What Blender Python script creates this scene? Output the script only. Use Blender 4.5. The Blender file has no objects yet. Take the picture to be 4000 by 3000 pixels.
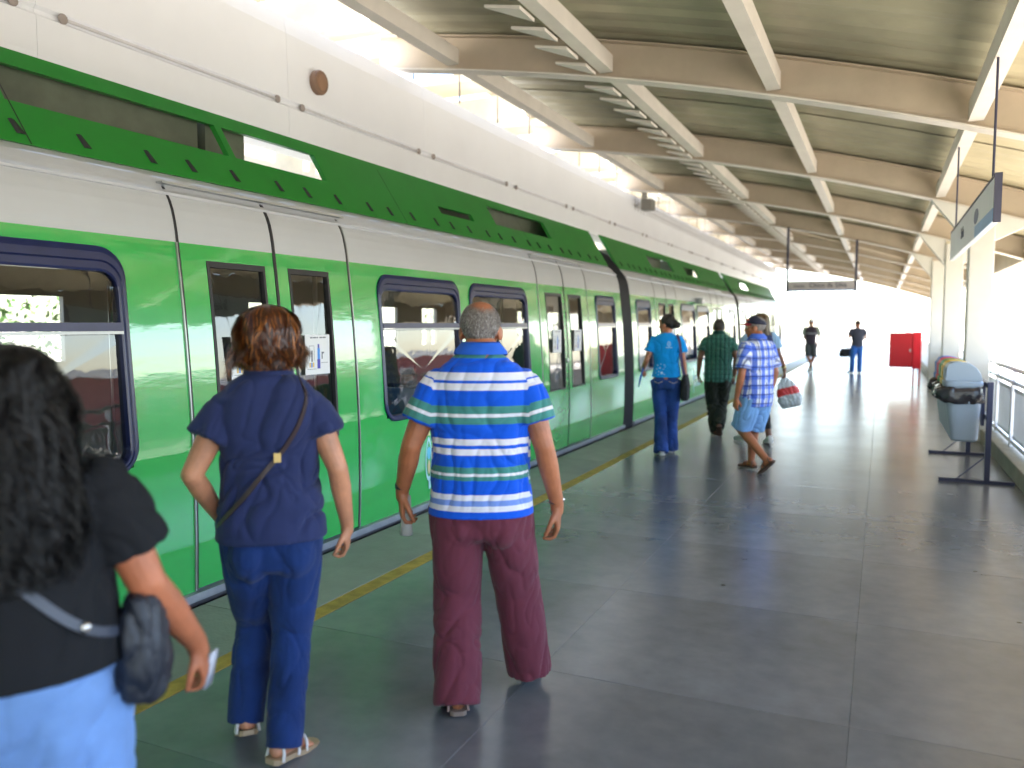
import bpy, bmesh, math, random, time
import numpy as np
from mathutils import Vector, Matrix, noise
T0 = time.time()
random.seed(7)
R = math.radians
sc = bpy.context.scene
COL = sc.collection

# ------------------------------------------------------------------ camera, sky, sun, exposure
cam_d = bpy.data.cameras.new('camera'); cam = bpy.data.objects.new('camera', cam_d); COL.objects.link(cam)
cam_d.sensor_width = 36; cam_d.lens = 28.48; cam_d.clip_end = 3000; cam_d.clip_start = 0.05
cam.location = (0, 0, 1.57); cam.rotation_euler = (R(90 - 4.265), 0, R(24.5))
cam_d.dof.use_dof = True; cam_d.dof.focus_distance = 4.6; cam_d.dof.aperture_fstop = 1.4
sc.camera = cam
SUN_EL, SUN_AZ = 68, 78          # azimuth clockwise from +Y
w = bpy.data.worlds.new('World'); sc.world = w; w.use_nodes = True
nt = w.node_tree; bg = nt.nodes['Background']
sky = nt.nodes.new('ShaderNodeTexSky'); sky.sky_type = 'NISHITA'; sky.sun_disc = False
sky.sun_elevation = R(SUN_EL); sky.sun_rotation = R(SUN_AZ); sky.dust_density = 1.2; sky.air_density = 1.0; sky.ozone_density = 0.6
nt.links.new(sky.outputs[0], bg.inputs[0]); bg.inputs[1].default_value = 0.15
sd = bpy.data.lights.new('sun', 'SUN'); sun = bpy.data.objects.new('sun', sd); COL.objects.link(sun)
sd.energy = 5.0; sd.angle = R(0.5); sd.color = (1, 0.95, 0.87)
dv = Vector((math.sin(R(SUN_AZ)) * math.cos(R(SUN_EL)), math.cos(R(SUN_AZ)) * math.cos(R(SUN_EL)), math.sin(R(SUN_EL))))
sun.rotation_euler = dv.to_track_quat('Z', 'Y').to_euler(); sun.location = (0, 0, 30)
sc.view_settings.view_transform = 'Standard'; sc.view_settings.look = 'None'; sc.view_settings.gamma = 1
sc.view_settings.exposure = 3.18
sc.render.engine = 'CYCLES'
sc.cycles.max_bounces = 10; sc.cycles.transparent_max_bounces = 16; sc.cycles.diffuse_bounces = 5
sc.cycles.glossy_bounces = 5; sc.cycles.transmission_bounces = 6
sc.cycles.use_denoising = True; sc.cycles.caustics_reflective = False; sc.cycles.caustics_refractive = False

# ------------------------------------------------------------------ materials
MATS = {}
def pmat(name, col, rough=0.6, metal=0.0, var=0.12, vscale=3.0, bump=0.0, bscale=80.0, coat=0.0, spec=0.5, stretch=None, coord='Object', sheen=0, var2=0, v2scale=.6):
    if name in MATS: return MATS[name]
    m = bpy.data.materials.new(name); m.use_nodes = True; n = m.node_tree; b = n.nodes['Principled BSDF']
    b.inputs['Roughness'].default_value = rough; b.inputs['Metallic'].default_value = metal
    b.inputs['Specular IOR Level'].default_value = spec; b.inputs['Coat Weight'].default_value = coat; b.inputs['Coat Roughness'].default_value = 0.04
    if sheen: b.inputs['Sheen Weight'].default_value = sheen
    tc = n.nodes.new('ShaderNodeTexCoord'); src = tc.outputs[coord]
    if stretch:
        mp = n.nodes.new('ShaderNodeMapping'); mp.inputs['Scale'].default_value = stretch; n.links.new(src, mp.inputs[0]); src = mp.outputs[0]
    nz = n.nodes.new('ShaderNodeTexNoise'); nz.inputs['Scale'].default_value = vscale; nz.inputs['Detail'].default_value = 6; nz.inputs['Roughness'].default_value = .6
    n.links.new(src, nz.inputs['Vector'])
    mr = n.nodes.new('ShaderNodeMapRange'); mr.inputs['From Min'].default_value = .2; mr.inputs['From Max'].default_value = .8
    mr.inputs['To Min'].default_value = 1 - var * 1.4; mr.inputs['To Max'].default_value = 1 + var * 1.4
    n.links.new(nz.outputs[0], mr.inputs[0])
    val = mr.outputs[0]
    if var2:
        n2 = n.nodes.new('ShaderNodeTexNoise'); n2.inputs['Scale'].default_value = v2scale; n2.inputs['Detail'].default_value = 3; n.links.new(src, n2.inputs['Vector'])
        m2 = n.nodes.new('ShaderNodeMapRange'); m2.inputs['From Min'].default_value = .3; m2.inputs['From Max'].default_value = .7
        m2.inputs['To Min'].default_value = 1 - var2; m2.inputs['To Max'].default_value = 1 + var2; n.links.new(n2.outputs[0], m2.inputs[0])
        mm = n.nodes.new('ShaderNodeMath'); mm.operation = 'MULTIPLY'; n.links.new(val, mm.inputs[0]); n.links.new(m2.outputs[0], mm.inputs[1]); val = mm.outputs[0]
    vm = n.nodes.new('ShaderNodeVectorMath'); vm.operation = 'SCALE'; vm.inputs[0].default_value = col[:3]
    n.links.new(val, vm.inputs['Scale']); n.links.new(vm.outputs[0], b.inputs['Base Color'])
    if bump:
        nb = n.nodes.new('ShaderNodeTexNoise'); nb.inputs['Scale'].default_value = bscale; nb.inputs['Detail'].default_value = 4
        n.links.new(src, nb.inputs['Vector'])
        bp = n.nodes.new('ShaderNodeBump'); bp.inputs['Strength'].default_value = bump; bp.inputs['Distance'].default_value = 0.01
        n.links.new(nb.outputs[0], bp.inputs['Height']); n.links.new(bp.outputs[0], b.inputs['Normal'])
        if coat: n.links.new(bp.outputs[0], b.inputs['Coat Normal'])
    MATS[name] = m; return m
def nodes(m): return m.node_tree, m.node_tree.nodes['Principled BSDF']
def glassmat(name, tint, refl=1.0, rough=0.0):
    m = bpy.data.materials.new(name); m.use_nodes = True; n = m.node_tree; n.nodes.clear()
    o = n.nodes.new('ShaderNodeOutputMaterial'); mx = n.nodes.new('ShaderNodeMixShader'); fr = n.nodes.new('ShaderNodeFresnel'); fr.inputs[0].default_value = 1.5
    tr = n.nodes.new('ShaderNodeBsdfTransparent'); gl = n.nodes.new('ShaderNodeBsdfGlossy'); gl.inputs['Roughness'].default_value = rough
    tr.inputs[0].default_value = (*tint, 1)
    mu = n.nodes.new('ShaderNodeMath'); mu.operation = 'MULTIPLY_ADD'; mu.inputs[1].default_value = 1.6 * refl; mu.inputs[2].default_value = 0.02; mu.use_clamp = True
    tc = n.nodes.new('ShaderNodeTexCoord'); nz = n.nodes.new('ShaderNodeTexNoise'); nz.inputs['Scale'].default_value = 5
    bp = n.nodes.new('ShaderNodeBump'); bp.inputs['Strength'].default_value = .05; bp.inputs['Distance'].default_value = .02
    n.links.new(tc.outputs['Object'], nz.inputs[0]); n.links.new(nz.outputs[0], bp.inputs['Height']); n.links.new(bp.outputs[0], gl.inputs['Normal'])
    n.links.new(fr.outputs[0], mu.inputs[0]); n.links.new(mu.outputs[0], mx.inputs[0])
    n.links.new(tr.outputs[0], mx.inputs[1]); n.links.new(gl.outputs[0], mx.inputs[2]); n.links.new(mx.outputs[0], o.inputs[0])
    return m

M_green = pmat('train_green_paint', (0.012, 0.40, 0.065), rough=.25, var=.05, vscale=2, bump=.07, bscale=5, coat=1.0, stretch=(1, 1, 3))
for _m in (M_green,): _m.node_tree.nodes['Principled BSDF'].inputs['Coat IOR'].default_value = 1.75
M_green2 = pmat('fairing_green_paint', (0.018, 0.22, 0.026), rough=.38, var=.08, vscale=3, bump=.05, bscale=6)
M_white = pmat('train_white_paint', (0.52, 0.54, 0.57), rough=.3, var=.04, vscale=2, bump=.05, bscale=6, coat=.25)
M_navy = pmat('navy_window_frame', (0.010, 0.016, 0.075), rough=.28, var=.15, vscale=12)
M_rubber = pmat('black_rubber', (0.018, 0.018, 0.022), rough=.55, var=.2, vscale=10)
M_dark = pmat('dark_recess', (0.02, 0.022, 0.02), rough=.8)
M_sill = pmat('grey_sill_metal', (0.30, 0.32, 0.36), rough=.4, metal=.3, var=.15, vscale=10)
M_seam = pmat('seam_metal', (0.38, 0.40, 0.40), rough=.3, metal=.6)
M_glass = glassmat('window_glass', (.62, .64, .60), 1.0)
M_intw = pmat('interior_grey', (0.20, 0.20, 0.19), rough=.6)
M_intf = pmat('interior_floor', (0.12, 0.12, 0.13), rough=.5)
M_seat = pmat('seat_plastic', (0.08, 0.16, 0.30), rough=.4)
M_steel = pmat('brushed_steel', (0.55, 0.55, 0.56), rough=.3, metal=.9)
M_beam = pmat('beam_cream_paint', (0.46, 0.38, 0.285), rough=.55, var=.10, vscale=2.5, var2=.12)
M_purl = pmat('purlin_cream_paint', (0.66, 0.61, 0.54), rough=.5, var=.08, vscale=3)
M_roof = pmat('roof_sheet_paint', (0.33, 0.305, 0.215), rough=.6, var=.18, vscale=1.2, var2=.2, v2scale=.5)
M_roof_lit = pmat('roof_sheet_lit', (0.50, 0.44, 0.29), rough=.6, var=.12, vscale=1.5)  # lighter tan copy: light on the right roof strip put into the colour
M_gird = pmat('girder_white_paint', (0.82, 0.83, 0.86), rough=.45, var=.02, vscale=1.5, var2=.03)
M_colm = pmat('column_cream_paint', (0.58, 0.57, 0.52), rough=.6, var=.06, vscale=2)
M_tan = pmat('slat_tan', (0.60, 0.52, 0.38), rough=.6, var=.15, vscale=2)
M_yel = pmat('worn_yellow_paint', (0.42, 0.29, 0.06), rough=.65, var=.35, vscale=9, bump=.2, bscale=60)
M_edge = pmat('edge_concrete', (0.27, 0.27, 0.245), rough=.5, var=.12, vscale=5, bump=.25, bscale=50, var2=.15)
M_conc = pmat('concrete', (0.42, 0.40, 0.36), rough=.8, var=.15, vscale=3, bump=.2, bscale=30)
M_curb = pmat('curb_concrete', (0.33, 0.31, 0.25), rough=.7, var=.15, vscale=5)
M_grout = pmat('floor_joint', (0.115, 0.118, 0.12), rough=.8)
M_bed = pmat('track_bed_gravel', (0.20, 0.18, 0.16), rough=.95, var=.4, vscale=20, bump=.8, bscale=25)
M_ground = pmat('pale_ground', (0.36, 0.33, 0.28), rough=.9, var=.2, vscale=.3, bump=.3, bscale=4)
M_red = pmat('red_paint', (0.62, 0.004, 0.012), rough=.4, var=.06)
M_navst = pmat('navy_stand_steel', (0.02, 0.025, 0.07), rough=.35, metal=.2)
M_leaf = pmat('bush_leaves', (0.05, 0.12, 0.02), rough=.6, var=.5, vscale=4)
# polished dark floor
M_floor = pmat('polished_granite_floor', (0.126, 0.133, 0.145), rough=.22, spec=.8, var=.13, vscale=7, var2=.20, v2scale=.55)
n_, b_ = nodes(M_floor)
n_.nodes['Noise Texture'].inputs['Detail'].default_value = 3
tc = n_.nodes.new('ShaderNodeTexCoord'); g = n_.nodes.new('ShaderNodeNewGeometry')
mp = n_.nodes.new('ShaderNodeMapping'); mp.inputs['Scale'].default_value = (1.2, 4.5, 1); n_.links.new(g.outputs['Position'], mp.inputs[0])
nz = n_.nodes.new('ShaderNodeTexNoise'); nz.inputs['Scale'].default_value = 2.0; nz.inputs['Detail'].default_value = 1.5; n_.links.new(mp.outputs[0], nz.inputs[0])
bp = n_.nodes.new('ShaderNodeBump'); bp.inputs['Strength'].default_value = .14; bp.inputs['Distance'].default_value = .007
n_.links.new(nz.outputs[0], bp.inputs['Height']); n_.links.new(bp.outputs[0], b_.inputs['Normal'])
n2 = n_.nodes.new('ShaderNodeTexNoise'); n2.inputs['Scale'].default_value = 1.7; n2.inputs['Detail'].default_value = 6; n_.links.new(g.outputs['Position'], n2.inputs[0])
mr = n_.nodes.new('ShaderNodeMapRange'); mr.inputs['From Min'].default_value = .3; mr.inputs['From Max'].default_value = .7; mr.inputs['To Min'].default_value = .20; mr.inputs['To Max'].default_value = .27; mr.inputs['From Min'].default_value = .15; mr.inputs['From Max'].default_value = .85
n_.links.new(n2.outputs[0], mr.inputs[0]); n_.links.new(mr.outputs[0], b_.inputs['Roughness'])
for l in list(n_.links):
    if l.to_socket == n_.nodes['Noise Texture'].inputs['Vector'] : n_.links.remove(l)
n_.links.new(g.outputs['Position'], n_.nodes['Noise Texture'].inputs['Vector'])

vo_ = n_.nodes.new('ShaderNodeTexVoronoi'); vo_.inputs['Scale'].default_value = 1.9; n_.links.new(g.outputs['Position'], vo_.inputs['Vector'])
ms_ = n_.nodes.new('ShaderNodeMapRange'); ms_.inputs['From Min'].default_value = .020; ms_.inputs['From Max'].default_value = .036; ms_.inputs['To Min'].default_value = .45; ms_.inputs['To Max'].default_value = 1
n_.links.new(vo_.outputs['Distance'], ms_.inputs[0]); vs_ = n_.nodes.new('ShaderNodeVectorMath'); vs_.operation = 'SCALE'
n_.links.new([k for k in n_.nodes if k.type == 'VECT_MATH'][0].outputs[0], vs_.inputs[0]); n_.links.new(ms_.outputs[0], vs_.inputs['Scale']); n_.links.new(vs_.outputs[0], b_.inputs['Base Color'])

# ------------------------------------------------------------------ mesh helpers
def tag(o, label=None, cat=None, group=None, kind=None):
    if label: o['label'] = label
    if cat: o['category'] = cat
    if group: o['group'] = group
    if kind: o['kind'] = kind
    return o
def thing(name, label, cat, loc=(0, 0, 0), rz=0, group=None):
    o = bpy.data.objects.new(name, None); COL.objects.link(o); o.location = loc; o.rotation_euler = (0, 0, rz); o.empty_display_size = .2
    return tag(o, label, cat, group)
def link(name, me, parent=None, loc=(0, 0, 0), rot=(0, 0, 0)):
    o = bpy.data.objects.new(name, me); COL.objects.link(o); o.location = loc; o.rotation_euler = rot
    if parent: o.parent = parent
    return o
class MB:
    def __init__(s): s.v = []; s.f = []; s.mi = []
    def add(s, vs, fs, mi=0):
        b = len(s.v); s.v += [tuple(p) for p in vs]; s.f += [tuple(i + b for i in f) for f in fs]; s.mi += [mi] * len(fs); return s
    def box(s, x0, x1, y0, y1, z0, z1, mi=0):
        return s.add([(x0, y0, z0), (x1, y0, z0), (x1, y1, z0), (x0, y1, z0), (x0, y0, z1), (x1, y0, z1), (x1, y1, z1), (x0, y1, z1)],
                     [(0, 3, 2, 1), (4, 5, 6, 7), (0, 1, 5, 4), (1, 2, 6, 5), (2, 3, 7, 6), (3, 0, 4, 7)], mi)
    def tube(s, pts, r, seg=10, mi=0, cap=True):
        pts = [Vector(p) for p in pts]; rs = r if isinstance(r, (list, tuple)) else [r] * len(pts)
        vs = []; fs = []; up = None
        for i, p in enumerate(pts):
            d = (pts[min(i + 1, len(pts) - 1)] - pts[max(i - 1, 0)]).normalized()
            if up is None: up = Vector((0, 0, 1)) if abs(d.z) < .9 else Vector((0, 1, 0))
            a = d.cross(up).normalized(); b = a.cross(d).normalized(); up = b
            for k in range(seg):
                t = 2 * math.pi * k / seg; vs.append(p + (a * math.cos(t) + b * math.sin(t)) * rs[i])
        for i in range(len(pts) - 1):
            for k in range(seg):
                k2 = (k + 1) % seg; fs.append((i * seg + k, i * seg + k2, (i + 1) * seg + k2, (i + 1) * seg + k))
        if cap: fs.append(tuple(range(seg - 1, -1, -1))); fs.append(tuple((len(pts) - 1) * seg + k for k in range(seg)))
        return s.add(vs, fs, mi)
    def loft(s, rings, mi=0, cap=True):
        n = len(rings[0]); vs = [p for r in rings for p in r]; fs = []
        for i in range(len(rings) - 1):
            for k in range(n):
                k2 = (k + 1) % n; fs.append((i * n + k, i * n + k2, (i + 1) * n + k2, (i + 1) * n + k))
        if cap: fs.append(tuple(range(n - 1, -1, -1))); fs.append(tuple((len(rings) - 1) * n + k for k in range(n)))
        return s.add(vs, fs, mi)
    def ell(s, c, r, M=None, seg=16, rg=10, mi=0):
        rings = []
        for i in range(1, rg):
            th = math.pi * i / rg
            rings.append([(r[0] * math.sin(th) * math.cos(2 * math.pi * k / seg), r[1] * math.sin(th) * math.sin(2 * math.pi * k / seg), -r[2] * math.cos(th)) for k in range(seg)])
        vs = [Vector(p) for q in rings for p in q] + [Vector((0, 0, -r[2])), Vector((0, 0, r[2]))]
        if M is not None: vs = [M @ p for p in vs]
        vs = [p + Vector(c) for p in vs]; n = seg; fs = []
        for i in range(len(rings) - 1):
            for k in range(n):
                k2 = (k + 1) % n; fs.append((i * n + k, i * n + k2, (i + 1) * n + k2, (i + 1) * n + k))
        b, t = len(vs) - 2, len(vs) - 1; L = (len(rings) - 1) * n
        for k in range(n): fs.append((b, (k + 1) % n, k)); fs.append((t, L + k, L + (k + 1) % n))
        return s.add(vs, fs, mi)
    def cap(s, a, b, ra, rb, seg=14, flat=1.0):
        a = Vector(a); b = Vector(b); d = (b - a); L = max(d.length, 1e-5); d = d / L
        up = Vector((0, 1, 0)) if abs(d.y) < .9 else Vector((1, 0, 0))
        x = d.cross(up).normalized(); y = x.cross(d).normalized(); rings = []
        for t in (-.95, -.7, -.35): rings.append((a + d * (ra * t), ra * math.sqrt(1 - t * t)))
        for t in (0, .33, .66, 1): rings.append((a + d * (L * t), ra + (rb - ra) * t))
        for t in (.35, .7, .95): rings.append((b + d * (rb * t), rb * math.sqrt(1 - t * t)))
        return s.loft([[c + (x * math.cos(2 * math.pi * k / seg) + y * math.sin(2 * math.pi * k / seg) * flat) * r for k in range(seg)] for c, r in rings])
    def me(s, name, mats, smooth=False):
        me = bpy.data.meshes.new(name); me.from_pydata([tuple(p) for p in s.v], [], s.f)
        for m in (mats if isinstance(mats, (list, tuple)) else [mats]): me.materials.append(m)
        me.polygons.foreach_set('material_index', s.mi)
        if smooth: me.polygons.foreach_set('use_smooth', [True] * len(s.f))
        me.update(); return me
    def obj(s, name, mats, parent=None, smooth=False, loc=(0, 0, 0), rot=(0, 0, 0)):
        return link(name, s.me(name, mats, smooth), parent, loc, rot)
def bevel(o, w=.004, seg=2):
    md = o.modifiers.new('bevel', 'BEVEL'); md.width = w; md.segments = seg; md.limit_method = 'ANGLE'; return o
def textobj(txt, size, name, mat, parent, loc, rot, sx=1.0, bold=0):
    cu = bpy.data.curves.new(name, 'FONT'); cu.body = txt; cu.size = size; cu.align_x = 'CENTER'; cu.align_y = 'CENTER'; cu.extrude = .001; cu.offset = bold
    t = bpy.data.objects.new('tmp', cu); COL.objects.link(t); dg = bpy.context.evaluated_depsgraph_get()
    me = bpy.data.meshes.new_from_object(t.evaluated_get(dg)); bpy.data.objects.remove(t); me.materials.clear(); me.materials.append(mat)
    o = link(name, me, parent, loc, rot); o.scale = (sx, 1, 1); return o

# ------------------------------------------------------------------ ground, platform
MB().box(-400, 400, -300, 900, -1.6, -1.5).obj('ground', M_ground)['kind'] = 'structure'
MB().box(-9.6, -3.48, -24, 120, -1.496, -1.12).obj('track_bed', M_bed)['kind'] = 'structure'
pl = MB().box(-3.40, 1.5, -22, 62, -1.49, -0.05).obj('platform', M_conc); pl['kind'] = 'structure'
fl = MB().box(-3.398, 1.498, -21.99, 61.99, -0.0498, -0.0025).obj('floor_joint_bed', M_grout, pl)
def slab(w, d, m):
    b = bmesh.new(); bmesh.ops.create_cube(b, size=1); bmesh.ops.scale(b, vec=(w, d, .012), verts=b.verts)
    bmesh.ops.bevel(b, geom=[e for e in b.edges if all(v.co.z > 0 for v in e.verts)], offset=.0015, segments=1, affect='EDGES')
    me = bpy.data.meshes.new('floor_slab'); b.to_mesh(me); b.free(); me.materials.append(m); return me
x0, x1 = -2.68, 1.235; nw = 3; wd = (x1 - x0) / nw; dp = 1.22
sm = slab(wd - .0015, dp - .0015, M_floor)
for j in range(50):
    for i in range(nw):
        link('floor_slab', sm, pl, (x0 + (i + .5) * wd, -4 + (j + .5) * dp, -.006 + random.uniform(-.0002, .0002)))
sm2 = slab(.61, dp * 1.5 - .006, M_edge)
fbk = MB().box(-3.39, 1.235, -21.9, -4.01, -.0118, .0).obj('floor_slab', M_floor, pl)
for j in range(34): link('edge_slab', sm2, pl, (-3.105, -4 + (j + .5) * dp * 1.5, -.005))
yl = MB()
for j in range(26): yl.box(-2.795, -2.69, -4 + j * 2.44, -4 + (j + 1) * 2.44 - .004, -.012, .001)
yl.obj('yellow_line', M_yel, pl)
# kerb on the right
cb = thing('kerb_wall', 'low concrete kerb under the railing along the right platform side', 'kerb')
for j in range(22):
    bevel(MB().box(1.24, 1.52, -6 + j * 3, -3.01 + j * 3, -.04, .17).obj('kerb_block', M_curb, cb), .012)
# railing
rail = thing('platform_railing', 'white steel railing with perforated panels standing on the right kerb', 'railing')
M_rw = pmat('railing_white', (0.62, 0.64, 0.68), rough=.35, var=.05)
M_perf = pmat('perforated_panel', (0.55, 0.58, 0.60), rough=.4)
pm = MB().box(-.006, .006, -.6, .6, .28, .80).me('panel', M_perf)
# perforated panel: rows of real holes approximated by vertical slots between bars
pb = MB()
for k in range(25): pb.box(-.005, .005, -.57 + k * .046, -.57 + k * .046 + .032, .30, .80)
pb.box(-.007, .007, -.6, .6, .27, .30).box(-.007, .007, -.6, .6, .80, .84)
perf = pb.me('infill_panel', M_perf)
for j in range(34):
    y = -3.9 + j * 1.33
    bevel(MB().box(1.36, 1.42, y - .045, y + .045, .17, .92).box(1.375, 1.405, y - .02, y + .02, .92, 1.03).obj('post', M_rw, rail), .004)
    link('infill_panel', perf, rail, (1.39, y + .665, 0))
    for zz in (.88, .21): MB().box(1.37, 1.41, y + .046, y + 1.284, zz, zz + .042).obj('rail_bar', M_rw, rail)
MB().tube([(1.39, -4, 1.05), (1.39, 40, 1.05)], .025).obj('handrail', M_rw, rail, smooth=True)

# ------------------------------------------------------------------ canopy
def zb(x):
    return 3.08 - .2623 * (x - 1.09) - .01512 * (x - 1.09) * (x + 1.96)
can = thing('platform_canopy', 'arched cream steel canopy with green grey roof sheets over the platform', 'canopy')
XR, XL = 2.25, -5.3
bm_ = MB(); N = 26
xs = [XL + (XR - XL) * i / N for i in range(N + 1)]
def strip(mb, y0, y1, za, zc, mi=0):
    vs = []; fs = []
    for x in xs:
        vs += [(x, y0, zb(x) + za), (x, y1, zb(x) + za), (x, y1, zb(x) + zc), (x, y0, zb(x) + zc)]
    for i in range(N):
        a = 4 * i; b = a + 4
        for k in range(4):
            k2 = (k + 1) % 4; fs.append((a + k, b + k, b + k2, a + k2))
    fs += [(0, 1, 2, 3), (4 * N + 3, 4 * N + 2, 4 * N + 1, 4 * N)]
    mb.add(vs, fs, mi)
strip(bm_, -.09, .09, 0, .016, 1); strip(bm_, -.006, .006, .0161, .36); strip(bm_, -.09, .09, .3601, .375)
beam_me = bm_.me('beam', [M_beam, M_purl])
YB = [-19, -14.5, -10, -5.5, -1.0, 3.5, 8.0, 12.5, 17.0, 21.5, 26, 30.5, 35, 39.5, 44]  # rearmost bays, out of view, are added to cut light from behind
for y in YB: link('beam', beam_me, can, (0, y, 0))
PX = [(.66, .115), (-.97, .12), (-2.57, .13), (-4.3, .14)]
for (px_, pw) in PX:
    for a, b in zip(YB[:-1], YB[1:]):
        z = zb(px_)
        mb = MB().box(px_ - pw / 2, px_ + pw / 2, a + .095, b - .095, z + .05, z + .21)
        mb.obj('purlin', M_purl, can)
        if px_ < -2 and px_ > -3:
            for k in range(8):
                yy = a + .4 + k * .52
                mb2 = MB().add([(px_ - .09, yy, z + .02), (px_ - .42, yy + .04, z + .10), (px_ - .42, yy + .07, z + .10), (px_ - .09, yy + .30, z + .02),
                                (px_ - .09, yy, z + .05), (px_ - .42, yy + .04, z + .12), (px_ - .42, yy + .07, z + .12), (px_ - .09, yy + .30, z + .05)],
                               [(0, 1, 2, 3), (7, 6, 5, 4), (0, 4, 5, 1), (1, 5, 6, 2), (2, 6, 7, 3), (3, 7, 4, 0)])
                mb2.obj('bracket', M_purl, can)
# roof sheets: overlapping strips across the canopy
for a, b in zip(YB[:-1], YB[1:]):
    for k in range(4):
        y0 = a + (b - a) * k / 4; y1 = a + (b - a) * (k + 1) / 4 + .06
        for (xa, xb, mat) in ((-4.9, .70, M_roof), (.70, XR, M_roof_lit)):
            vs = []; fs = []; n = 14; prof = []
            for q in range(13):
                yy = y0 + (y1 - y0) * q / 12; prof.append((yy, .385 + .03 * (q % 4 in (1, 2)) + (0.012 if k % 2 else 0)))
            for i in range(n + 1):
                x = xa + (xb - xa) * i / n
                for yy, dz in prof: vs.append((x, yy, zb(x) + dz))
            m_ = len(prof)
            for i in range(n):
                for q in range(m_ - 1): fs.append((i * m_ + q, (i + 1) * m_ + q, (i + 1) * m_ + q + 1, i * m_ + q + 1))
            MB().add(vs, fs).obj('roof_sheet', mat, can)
MB().box(XR, XR + .22, -5.6, 44.1, zb(XR) - .02, zb(XR) + .42).obj('gutter', M_beam, can)
for y in (12.5, 17, 21.5):
    zt = zb(1.16) - .002
    c = bevel(MB().box(1.02, 1.31, y - .15, y + .15, -.012, zt - .03).obj('column', M_colm, can), .012)
    MB().add([(1.02, y - .1, zt - .42), (.55, y - .1, zb(.55) - .004), (1.02, y - .1, zb(1.02) - .004), (1.02, y + .1, zt - .42), (.55, y + .1, zb(.55) - .004), (1.02, y + .1, zb(1.02) - .004)],
             [(0, 2, 1), (3, 4, 5), (0, 1, 4, 3), (0, 3, 5, 2), (1, 2, 5, 4)]).obj('column_bracket', M_colm, can)
    MB().add([(1.31, y - .1, zt - .40), (1.75, y - .1, zb(1.75) - .004), (1.31, y - .1, zb(1.31) - .004), (1.31, y + .1, zt - .40), (1.75, y + .1, zb(1.75) - .004), (1.31, y + .1, zb(1.31) - .004)],
             [(0, 1, 2), (3, 5, 4), (0, 3, 4, 1), (0, 2, 5, 3), (1, 4, 5, 2)]).obj('column_bracket', M_colm, can)
# bracing rods under one bay
MB().tube([(-3.6, 22, zb(-3.6) + .2), (.6, 25.8, zb(.6) + .15)], .018, 6).tube([(.6, 22, zb(.6) + .2), (-3.6, 25.8, zb(-3.6) + .15)], .018, 6).obj('bracing_rod', M_beam, can)

# girder at the left
gd = thing('white_girder', 'long white box girder running above the train roof', 'girder')
L_ = 2.43
for k in range(-9, 18):
    ya = 3.6 + k * L_; yb = ya + L_ - .003
    p = MB()
    sec = [(-5.0, 3.24), (-4.985, 3.30), (-4.985, 3.54), (-5.01, 3.56), (-5.01, 3.585), (-4.985, 3.605), (-5.0, 4.20), (-5.03, 4.36), (-5.42, 4.36), (-5.45, 3.24)]
    p.loft([[(x, ya, z) for x, z in sec], [(x, yb, z) for x, z in sec]])
    p.obj('girder_panel', M_gird, gd)
    s_ = MB().tube([(-4.98, ya + .18, 3.572), (-4.98, ya + 2.27, 3.572)], .012, 8, 0)
    s_.ell((-4.975, ya + .18, 3.572), (.02, .035, .035), None, 10, 6, 1).ell((-4.975, ya + 2.27, 3.572), (.02, .035, .035), None, 10, 6, 1)
    s_.obj('light_rail', [pmat('rail_white', (.66, .64, .64), .5), pmat('rail_end_cap', (.32, .27, .24), .5)], gd, smooth=True)
# hangers and netting from girder to roof
M_wire = pmat('hanger_wire', (.16, .13, .10), .6)
for k in range(30):
    y = 8.2 + k * 1.12
    tag(MB().tube([(-4.98, y, 4.36), (-4.98, y, 4.9)], .011, 6).obj('hanger_rod', M_wire, gd))
net = MB()
for k in range(110):
    y = 17.2 + k * .24
    net.tube([(-4.92, y, 4.0), (-4.92, y, 4.9)], .005, 4, cap=False)
for k in range(8):
    net.tube([(-4.92, 17, 4.1 + k * .11), (-4.92, 43.6, 4.1 + k * .11)], .004, 4, cap=False)
tag(net.obj('bird_net', M_wire), 'fine dark bird netting hung above the white girder', 'net')
# round loudspeaker on girder
sp = thing('loudspeaker', 'round brown loudspeaker fixed to the white girder', 'loudspeaker', (-4.97, 6.44, 3.86))
Mx = Matrix.Rotation(R(90), 3, 'Y')
r_ = MB(); rg = []
for (xx, rr) in ((-.02, .10), (.03, .105), (.05, .095), (.05, .08)):
    rg.append([(xx, rr * math.cos(2 * math.pi * k / 28), rr * 1.1 * math.sin(2 * math.pi * k / 28)) for k in range(28)])
r_.loft(rg).obj('housing', pmat('speaker_brown', (.22, .13, .08), .6), sp, smooth=False)
rg = [[(xx, rr * math.cos(2 * math.pi * k / 24), rr * 1.1 * math.sin(2 * math.pi * k / 24)) for k in range(24)] for xx, rr in ((.045, .078), (.06, .06), (.062, .02))]
MB().loft(rg).obj('grille', pmat('speaker_grille', (.30, .17, .10), .8, bump=.6, bscale=300), sp, smooth=True)
# floodlight on girder further on
fx = thing('floodlight', 'small dark twin floodlight on the far part of the girder', 'light', (-4.75, 17.6, 3.55))
MB().box(-.12, .12, -.16, .16, .5, .72).obj('housing', pmat('flood_grey', (.18, .17, .14), .6), fx)
for yy in (-.115, .115): MB().box(-.1, -.06, yy - .025, yy + .025, .72, 1.02).obj('bracket', pmat('flood_grey', (.1, .1, .1)), fx)
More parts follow.
